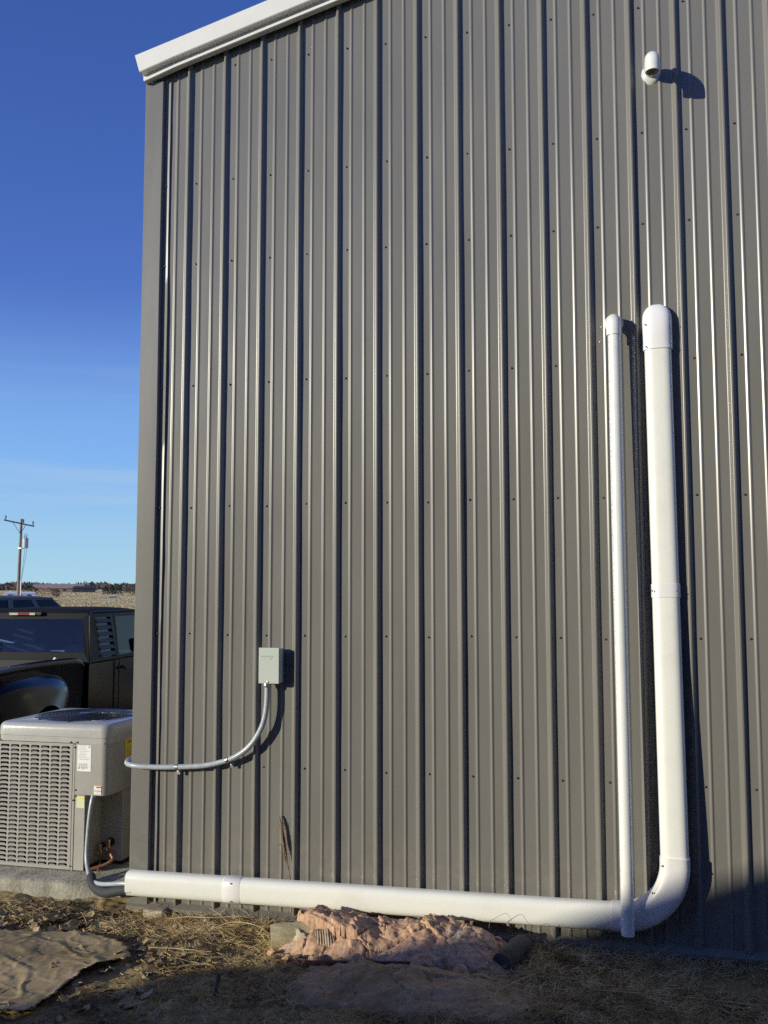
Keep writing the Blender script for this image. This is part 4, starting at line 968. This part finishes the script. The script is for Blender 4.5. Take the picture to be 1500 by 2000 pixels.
# clay-coated lump: long blocky mass broken by cracks
def lump_top(x, y):
    ex = max(0.0, min(1, 1 - max(0, (.84 - x) / .16, (x - 1.66) / .18)))
    ridge = .165 + .018 * fbm(x * 3, 1, 2) - .05 * max(0, (x - 1.25))
    yb = -.150 - .012 * fbm(x * 4, 5, 1)
    back = min(1, max(0, (yb - y) / .035)); fy = max(0, min(1, (y + .52 + .035 * fbm(x * 4, 0, 1)) / .30))
    h = ridge * ex ** .45 * back ** .5 * (fy * (1.6 - .6 * fy)) ** .75
    if h < .015: return h
    wx, wy = x + .018 * fbm(x * 7, y * 7, 3), y + .018 * fbm(x * 7, y * 7, 8)
    for (fx, fy_, amp, tilt, cw_, sd_) in ((3.4, 5.2, .018, .12, .030, 2.0), (9.0, 13.0, .0045, .09, .045, 6.0)):
        dd, pp = noise.voronoi(Vector((wx * fx, wy * fy_, sd_)))
        c_ = noise.cell(pp[0] * 7.31); c2 = noise.cell(pp[0] * 3.77 + Vector((9, 2, 4))); c3 = noise.cell(pp[0] * 5.1 + Vector((1, 8, 3)))
        h += amp * (c_ - .5) + tilt * ((c2 - .5) * (wx - pp[0].x / fx) + (c3 - .5) * (wy - pp[0].y / fy_))
        h -= amp * .7 * max(0, 1 - (dd[1] - dd[0]) / cw_)
    h += .0025 * fbm(x * 22, y * 14, 3, 4)
    return h
cl = MB(); NX, NY = 260, 110
for j in range(NY + 1):
    for i in range(NX + 1):
        x = .66 + 1.2 * i / NX; y = -.54 + .42 * j / NY
        cl.v.append((x - 1.2, y + .35, ground_z(x, y) - .012 + lump_top(x, y)))
for j in range(NY):
    for i in range(NX):
        a = j * (NX + 1) + i; cl.f.append((a, a + 1, a + NX + 2, a + NX + 1))
o = cl.build('clay_lump', CLAY, smooth=30); o.location = (1.2, -.35, 0)
tag(o, 'long cracked lump of pinkish orange clay lying before the white cover', 'clay lump')
cm = MB()
for j in range(61):
    for i in range(141):
        x = .86 + 1.12 * i / 140; y = -1.02 + .52 * j / 60
        ex_ = max(0, 1 - abs((x - 1.42) / .55) ** 2.6); ey_ = max(0, 1 - abs((y + .76) / .25) ** 2.2)
        h = .050 * (ex_ * ey_) ** .5
        if h > .006:
            dd, pp = noise.voronoi(Vector((x * 4.5 + .1 * fbm(x * 5, y * 5), y * 6, 11))); h += .010 * (noise.cell(pp[0] * 5.3) - .5) - .008 * max(0, 1 - (dd[1] - dd[0]) / .04) + .004 * fbm(x * 14, y * 14, 2, 4)
        cm.v.append((x - 1.4, y + .76, ground_z(x, y) - .010 + h))
for j in range(60):
    for i in range(140):
        a = j * 141 + i; cm.f.append((a, a + 1, a + 142, a + 141))
CLAYB = noisy(new_mat('brown_trodden_clay', (.34, .22, .11), .9), [(.20, .125, .055), (.36, .24, .125), (.46, .31, .18)], 6, 9, .65, bump=.004, bscale=60)
o = cm.build('clay_mound', CLAYB, smooth=30); o.location = (1.4, -.76, 0); tag(o, 'low cracked mound of brown clay in the shade below the long lump', 'clay mound')
LOGM = noisy(new_mat('weathered_log_wood', (.30, .26, .16), .85), [(.36, .30, .16), (.56, .48, .28)], 10, stretch=(1, 6, 6), bump=.004)
def log(name, label, p0, p1, r, mat, cat='log'):
    p0 = Vector(p0); p1 = Vector(p1); pts = [(p1 - p0) * (i / 10) for i in range(11)]
    b = MB(); d = (p1 - p0).normalized(); u = d.cross(Vector((0, 0, 1))).normalized(); w = d.cross(u); rg = []
    for i, q in enumerate(pts):
        rr = [r * (1 + .10 * fbm(math.cos(a) * 1.3, math.sin(a) * 1.3, i * .25 + p0.x)) * (.96 if i in (0, 10) else 1) for a in [2 * math.pi * k_ / 26 for k_ in range(26)]]
        rg.append([q + u * math.cos(2 * math.pi * k_ / 26) * rr[k_] + w * math.sin(2 * math.pi * k_ / 26) * rr[k_] for k_ in range(26)])
    b.rings(rg); o = b.build(name, mat, smooth=45); o.location = p0; tag(o, label, cat); return o
log('wooden_log', 'sawn greenish brown log end at the left of the clay lump', (.655, -.40, .055), (.90, -.30, .065), .062, LOGM)
log('wooden_log', 'dark charred log at the right end of the clay lump', (1.795, -.44, .045), (1.87, -.20, .055), .050, noisy(new_mat('dark_damp_wood', (.06, .05, .045), .8), [(.03, .025, .02), (.10, .085, .07)], 12))
log('dark_red_board', 'thin dark red board half buried in soil before the clay lump', (.70, -.60, .012), (1.42, -.52, .040), .013, noisy(new_mat('dark_red_wood', (.06, .018, .014), .7), [(.03, .012, .01), (.09, .025, .018)], 12), 'board')
WPOST = noisy(new_mat('brown_broken_wood', (.16, .11, .06), .9), [(.09, .06, .035), (.22, .15, .09)], 30)
log('post_stub', 'short dark broken post stub standing in the shadow', (.62, -1.0, -.03), (.640, -.99, .105), .010, WPOST, 'post')
# torn fibrous wrap draped on the left of the lump
WRAP = noisy(new_mat('torn_paper_wrap', (.46, .38, .27), .85), [(.30, .20, .12), (.42, .31, .20), (.44, .37, .28)], 14, bump=.003)
tw2 = MB(); rg = []
for i in range(25):
    t = i / 24; a = R(-75 + 215 * t); rg.append([(x * (1 - .25 * t) + .02 * math.sin(t * 5), -(.085 + .0022 * math.sin(x * 230)) * math.cos(a) - .012 * fbm(x * 9, t * 2, 5), .082 * math.sin(a) + .040 + .0022 * math.sin(x * 230 + t * 1.5) + .014 * fbm(x * 9, t * 3, 2)) for x in [-.10 + .20 * k_ / 50 for k_ in range(51)]])
tw2.rings(rg, cap=False, closed=False)
o = tw2.build('torn_wrap', WRAP, smooth=60); o.location = (.935, -.385, .020); o.rotation_euler = (0, 0, R(8)); o.scale = (.52, .80, .78); tag(o, 'torn pale ribbed paper wrap draped over the left of the clay lump', 'wrap')
md = o.modifiers.new('thickness', 'SOLIDIFY'); md.thickness = .005
WRAPP = noisy(new_mat('pale_crumpled_wrap', (.56, .50, .38), .85), [(.36, .26, .16), (.48, .40, .28), (.54, .48, .37)], 12, bump=.003)
# mud-covered sheet on the left
outl = [(-1.0, -.52), (-.686, -.56), (-.55, -.50), (-.364, -.48), (-.2, -.52), (.0, -.594), (.05, -.66), (.085, -.755), (-.007, -.885), (-.05, -1.10), (-.06, -1.36), (-.25, -1.42), (-.6, -1.3), (-1.1, -1.1)]
def inside(x, y):
    c = False; j = len(outl) - 1
    for i in range(len(outl)):
        xi, yi = outl[i]; xj, yj = outl[j]
        if (yi > y) != (yj > y) and x < (xj - xi) * (y - yi) / (yj - yi) + xi: c = not c
        j = i
    return c
def edge_d(x, y):
    best = 9
    for i in range(len(outl)):
        ax, ay = outl[i - 1]; bx, by = outl[i]; t = max(0, min(1, ((x - ax) * (bx - ax) + (y - ay) * (by - ay)) / ((bx - ax) ** 2 + (by - ay) ** 2)))
        best = min(best, math.hypot(x - ax - t * (bx - ax), y - ay - t * (by - ay)))
    return best
sh_ = MB(); st = .008; idx = {}
gx0, gy0 = -1.1, -1.45
for j in range(int(.98 / st) + 1):
    for i in range(int(1.25 / st) + 1):
        x, y = gx0 + i * st + .02 * fbm(i * .045, j * .045, 1), gy0 + j * st + .02 * fbm(i * .045, j * .045, 7)
        if inside(x + .035 * fbm(x * 9, y * 9, 3, 5), y + .035 * fbm(x * 9, y * 9, 9, 5)):
            e_ = edge_d(x, y)
            wr_ = abs(fbm((x + y) * 2.2 + 1, (y - x) * 1.1, 4, 3)); w2_ = abs(fbm(x * 3 + 7, y * 7, 9, 2)); w3_ = abs(fbm(x * 7 + 3, y * 5, 11, 2)); fold = .006 * max(0, 1 - wr_ * 9) + .004 * max(0, 1 - w2_ * 9) + .0025 * max(0, 1 - w3_ * 8) + .006 * fbm(x * 1.8, y * 1.8, 2, 1) + .0007 * fbm(x * 40, y * 40, 2, 3)
            curl = .016 * max(0, 1 - e_ / .04) * (.1 + fbm(x * 5, y * 5, 8))
            idx[(i, j)] = len(sh_.v); sh_.v.append((x + .5, y + .9, (.02 * fbm(x * 1.7, y * 1.7, 3.1, 2)) + .034 + fold * min(1, .25 + e_ / .08) + curl))
for (i, j), a in list(idx.items()):
    if (i + 1, j) in idx and (i, j + 1) in idx and (i + 1, j + 1) in idx: sh_.f.append((a, idx[(i + 1, j)], idx[(i + 1, j + 1)], idx[(i, j + 1)]))
SHEET = noisy(new_mat('mud_covered_sheet', (.33, .24, .13), .75), [(.12, .08, .03), (.26, .185, .08), (.34, .25, .115), (.42, .31, .16), (.60, .42, .29)], 2.8, 10, .66, bump=.0012, bscale=60, rvar=.12)
o = sh_.build('muddy_sheet', SHEET, smooth=30); o.location = (-.5, -.9, 0)
sm_ = o.modifiers.new('thickness', 'SOLIDIFY'); sm_.thickness = .003
tag(o, 'crumpled tan cardboard sheet caked in mud lying on the ground at left', 'sheet')
# leaf-like torn scraps by the pad
random.seed(9)
for n_, (x, y, s) in enumerate(((-.62, -.30, .07), (-.46, -.36, .08), (-.30, -.42, .06), (-.80, -.36, .06))):
    b = MB(); rg = []
    for i in range(17):
        t = -1 + i / 8; wd_ = (1 - abs(t) ** 2.5) ** .5 * (.75 + .3 * fbm(t * 2, n_ * 3.1, 1)) + .06
        rg.append([(s * t, s * .62 * wd_ * (-1 + 2 * j / 10), .010 + .014 * fbm(t * 1.5 + n_, j * .22, 4, 3) + .022 * max(0, abs(-1 + 2 * j / 10) - .55) * (1 + math.sin(t * 4 + n_))) for j in range(11)])
    b.rings(rg, cap=False, closed=False); o = b.build('torn_scrap', SHEET, smooth=60); o.location = (x, y, ground_z(x, y) + .012); o.rotation_euler = (.15, .1, random.random() * 3)
    md = o.modifiers.new('thickness', 'SOLIDIFY'); md.thickness = .003
    tag(o, ['curled muddy scrap nearest the slab front', 'largest curled muddy scrap between slab and sheet', 'small curled muddy scrap nearest the building corner', 'curled muddy scrap at the left picture edge below the slab'][n_], 'scrap', 'curled muddy scraps below the slab')
# broken clay pieces
random.seed(21)
def chunk(x, y, s, lab, mat=CLAY, flat=.5):
    bm = bmesh.new(); bmesh.ops.create_icosphere(bm, subdivisions=3, radius=1)
    sd_ = random.random() * 50
    for v in bm.verts:
        p = v.co.copy(); v_ = noise.cell(p * 1.3 + Vector((sd_, 0, 0))); k_ = .78 + .22 * v_ + .16 * noise.noise(p * 2.2 + Vector((sd_, 1, 2))); v.co = Vector((p.x * k_ * s, p.y * k_ * s * .75, p.z * k_ * s * flat))
    me = bpy.data.meshes.new('clay_piece'); bm.to_mesh(me); bm.free(); me.materials.append(mat)
    me.polygons.foreach_set('use_smooth', [True] * len(me.polygons)); me.set_sharp_from_angle(angle=R(25))
    o = bpy.data.objects.new('clay_piece', me); col.objects.link(o); o.location = (x, y, ground_z(x, y) + s * flat * .5); o.rotation_euler = (random.uniform(-.4, .4), random.uniform(-.4, .4), random.random() * 6)
    tag(o, lab, 'clay piece', 'broken clay pieces')
chunk(.80, -.385, .07, 'pale creamy crumpled chunk between the sawn log end and the ribbed wrap', WRAPP, flat=.85)
chunk(1.45, -.56, .065, 'upright broken clay slab in front of the long lump', flat=.8)
chunk(1.62, -.53, .055, 'rounded clay piece right of the upright slab')
chunk(1.72, -.45, .06, 'clay piece at the right end of the long lump')
chunk(1.14, -.57, .05, 'clay piece before the middle of the long lump')
chunk(.93, -.55, .045, 'clay piece before the torn paper wrap')
chunk(.80, -.57, .04, 'small clay piece left of the torn paper wrap')
chunk(.70, -.50, .035, 'smallest clay piece beside the sawn log end')
CONC2 = noisy(new_mat('pale_block', (.42, .36, .24), .9), [(.34, .28, .18), (.48, .42, .30)], 10, bump=.004)
o = MB().box((-.06, -.035, -.03), (.06, .03, .03)).build('stone_block', CONC2, bevel=.01, seg=2); o.location = (-.135, -.075, .0); tag(o, 'pale tan block under the base trim near the corner', 'block')
# flakes of dried mud around the sheet (countless)
random.seed(14)
fb = MB()
for i in range(420):
    x = random.uniform(-1.3, .35); y = random.uniform(-.95, -.12) if random.random() < .8 else random.uniform(-1.4, -.9)
    s_ = random.uniform(.008, .030); a0 = random.random() * 6.28; n7 = random.randint(5, 7); z = ground_z(x, y) + random.uniform(.004, .012) + (.018 if inside(x, y) else 0)
    if inside(x, y) and random.random() < .6: continue
    tx_, ty_ = random.gauss(0, .35), random.gauss(0, .35); top = []
    for k_ in range(n7):
        a = a0 + 6.283 * k_ / n7; r_ = s_ * random.uniform(.55, 1.15); dx, dy = math.cos(a) * r_, math.sin(a) * r_
        top.append((x + dx, y + dy, z + dx * tx_ + dy * ty_ + s_ * .35 * random.random()))
    bot = [(p[0], p[1], p[2] - .0035) for p in top]
    fb.add(top + [(x, y, z + .001)] + bot, [(k_, (k_ + 1) % n7, n7) for k_ in range(n7)] + [(k_, n7 + 1 + k_, n7 + 1 + (k_ + 1) % n7, (k_ + 1) % n7) for k_ in range(n7)] + [tuple(range(2 * n7, n7, -1))])
MUDF = noisy(new_mat('dried_mud_flakes', (.36, .26, .13), .85), [(.16, .10, .045), (.40, .30, .15), (.56, .43, .26)], 5, bump=.001)
tag(fb.build('mud_flakes', MUDF), 'curled flakes of dried mud and cardboard strewn around the sheet', 'mud', kind='stuff')
# clods (countless) and straw litter (countless)
random.seed(31)
cb = MB()
def clod(b, x, y, s):
    z = ground_z(x, y) + s * .25; vs = []
    for (a, h) in [(k_ * 1.05, -.5 + (k_ % 2) * .2) for k_ in range(6)] + [(k_ * 1.6 + .4, .45) for k_ in range(4)]:
        rr = s * random.uniform(.6, 1.1) * (1 if h < 0 else .6); vs.append((x + math.cos(a) * rr, y + math.sin(a) * rr, z + h * s * random.uniform(.7, 1.2)))
    b.add(vs, [(0, 1, 7, 6), (1, 2, 7), (2, 3, 8, 7), (3, 4, 8), (4, 5, 9, 8), (5, 0, 6, 9), (6, 7, 8, 9)])
for i in range(9500):
    x = random.uniform(-1.5, 3.4); y = random.uniform(-1.6, -.04)
    if fbm(x * 2.5, y * 2.5, 12) < -.12: continue
    if inside(x, y) and random.random() < .93: continue
    clod(cb, x, y, random.uniform(.003, .010) if random.random() < .90 else random.uniform(.010, .022))
tag(cb.build('soil_clods', SOIL), 'loose clods of clay soil scattered over the ground', 'soil', kind='stuff')
STRAW = noisy(new_mat('dry_straw', (.42, .31, .15), .7), [(.20, .125, .045), (.48, .35, .16), (.70, .56, .30)], 9, 3)
def blade(b, x, y, z, L_, az, el, r, curl):
    p = Vector((x, y, z)); d = Vector((math.cos(az) * math.cos(el), math.sin(az) * math.cos(el), math.sin(el))); pts = [p.copy()]
    cz = random.uniform(-curl, curl); s_ = 4
    for i in range(s_):
        d = (d + Vector((-math.sin(az) * cz, math.cos(az) * cz, -abs(curl) * .35 * random.random()))).normalized(); p = p + d * (L_ / s_)
        pts.append(p.copy())
    b.tube(pts, [r, r, r * .9, r * .7, r * .25], 3, cap=False)
def straw_density(x, y):
    d = 0.0
    if y < -.03 and y > -1.5:
        if x > 1.75: d = 1.0 if y > -.75 else max(.12, 1 - (-.75 - y) / .5)
        if -.36 < x < .68 and y > -.50: d = max(d, .95 * min(1, (y + .50) / .12))
        if .6 < x <= 1.9 and y > -.20: d = max(d, .8)
        if .25 < x <= 1.9 and y < -.55: d = max(d, .22)
        if ((x - 1.42) / .5) ** 2 + ((y + .76) / .22) ** 2 < 1: d = .04
        if 1.6 < x <= 1.9 and y < -.5: d = max(d, .7)
        if x <= -.3 and y > -.42: d = max(d, .22)
        if inside(x, y): d *= .05
    return d * (.25 + .75 * min(1, max(0, fbm(x * 3.3, y * 3.3, 22) * 1.6 + .65)))
sw_ = MB(); cnt = 0; tries = 0
while cnt < 12000 and tries < 120000:
    tries += 1
    x = random.uniform(-1.3, 3.45); y = random.uniform(-1.45, -.03)
    if random.random() > straw_density(x, y): continue
    el = abs(random.gauss(.12, .3)); L_ = random.uniform(.025, .11)
    blade(sw_, x, y, ground_z(x, y) + random.uniform(.0, .018), L_, random.random() * 6.28, min(1.3, el), random.uniform(.0006, .0016), random.uniform(.05, .5)); cnt += 1
# loose tufts that stand up along the wall foot
for i in range(95):
    x = random.uniform(-.32, 3.3); y = random.uniform(-.24, -.12)
    if .7 < x < 1.0: continue
    for q in range(18): blade(sw_, x + random.gauss(0, .015), y + random.gauss(0, .012), ground_z(x, y), random.uniform(.03, .09), random.random() * 6.28, random.uniform(.4, 1.4), random.uniform(.0006, .0012), .35)
tag(sw_.build('straw_litter', STRAW, smooth=60), 'dry straw and dead grass strewn along the wall foot', 'straw', kind='stuff')
# single long stalks
def stalk(name, pts, r, label, mat=STRAW, cat='stalk', group=None):
    p0 = Vector(pts[0]); q = smooth_path(pts); b = MB().tube([v - p0 for v in q], [r * (1 - .6 * i / len(q)) for i in range(len(q))], 6)
    return b, p0
for pts, lab in (([(.02, -.22, .035), (.12, -.21, .05), (.24, -.20, .052), (.38, -.17, .06), (.46, -.15, .05)], 'long pale straw stalk lying under the left of the cover'),
                 ([(.30, -.28, .03), (.40, -.27, .065), (.52, -.27, .06), (.60, -.28, .03)], 'arched pale straw stalk left of the log end'),
                 ([(.10, -.60, .03), (.25, -.585, .032), (.42, -.58, .03)], 'flat pale stick in the bare soil right of the muddy sheet'),
                 ([(1.78, -.78, .03), (1.86, -.70, .06), (1.96, -.58, .07), (2.0, -.50, .05)], 'bent dead stalk in the shade right of the clay lump'),
                 ([(2.2, -.62, .04), (2.5, -.60, .04), (2.95, -.60, .035)], 'long flat stick in the shaded straw at right')):
    b, p0 = stalk('s', pts, .0035, lab); o = b.build('straw_stalk', STRAW, smooth=60); o.location = p0; tag(o, lab, 'straw stalk')
# dead weed leaning on the wall
wd = thing('dead_weed', 'brown dead weed stalk standing up against the wall above the cover', 'weed', (.625, -.068, .03))
WEED = noisy(new_mat('dead_weed_stem', (.28, .17, .09), .8), [(.15, .09, .05), (.34, .22, .12)], 30)
b = MB(); random.seed(3)
b.tube(smooth_path([(0, .053, 0), (-.005, .053, .17), (-.02, .045, .27), (-.04, .05, .40), (-.072, .05, .52)]), .0035, 7)
for i in range(9):
    z0 = .25 + i * .012; x0 = -.017 - .02 * (i / 9); b.tube(smooth_path([(x0, .045, z0), (x0 - .018 + random.uniform(-.006, .006), .042 + random.uniform(-.008, .006), z0 + .07), (x0 - .034 + random.uniform(-.013, .010), .045, z0 + .15 + random.uniform(0, .05))]), random.uniform(.0012, .0028), 5)
b.build('stem', WEED, wd, smooth=60)
b = MB()
for (z, dx, dz) in ((.28, .022, .03), (.32, -.045, .02), (.36, .03, -.02), (.42, .028, .0), (.45, -.05, .03), (.50, .014, -.035), (.38, -.07, -.012)):
    x0 = -.02 - (z - .27) * .2; b.tube([(x0, .045, z), (x0 + dx * .6, .04, z + dz * .4), (x0 + dx, .042, z + dz)], .0010, 5)
b.build('twig', WEED, wd)
# thin bent wires standing before the cover near its right end
for pts, lab in (([(1.905, -.16, .02), (1.90, -.165, .12), (1.935, -.165, .127), (1.985, -.165, .150), (2.03, -.165, .10)], 'thin bent dead twig before the cover, nearer the elbow'),
                 ([(1.70, -.17, .02), (1.705, -.17, .13), (1.73, -.17, .155), (1.79, -.17, .185), (1.82, -.17, .13)], 'thin bent dead twig before the cover, further from the elbow')):
    b, p0 = stalk('s', pts, .0013, lab); q2 = [(Vector(pts[0]) * 0), Vector((.02, .0, .06)), Vector((.07, .0, .02))]; b.tube(q2, .0009, 5)
    o = b.build('bent_twig', WEED, smooth=60); o.location = p0; tag(o, lab, 'twig')
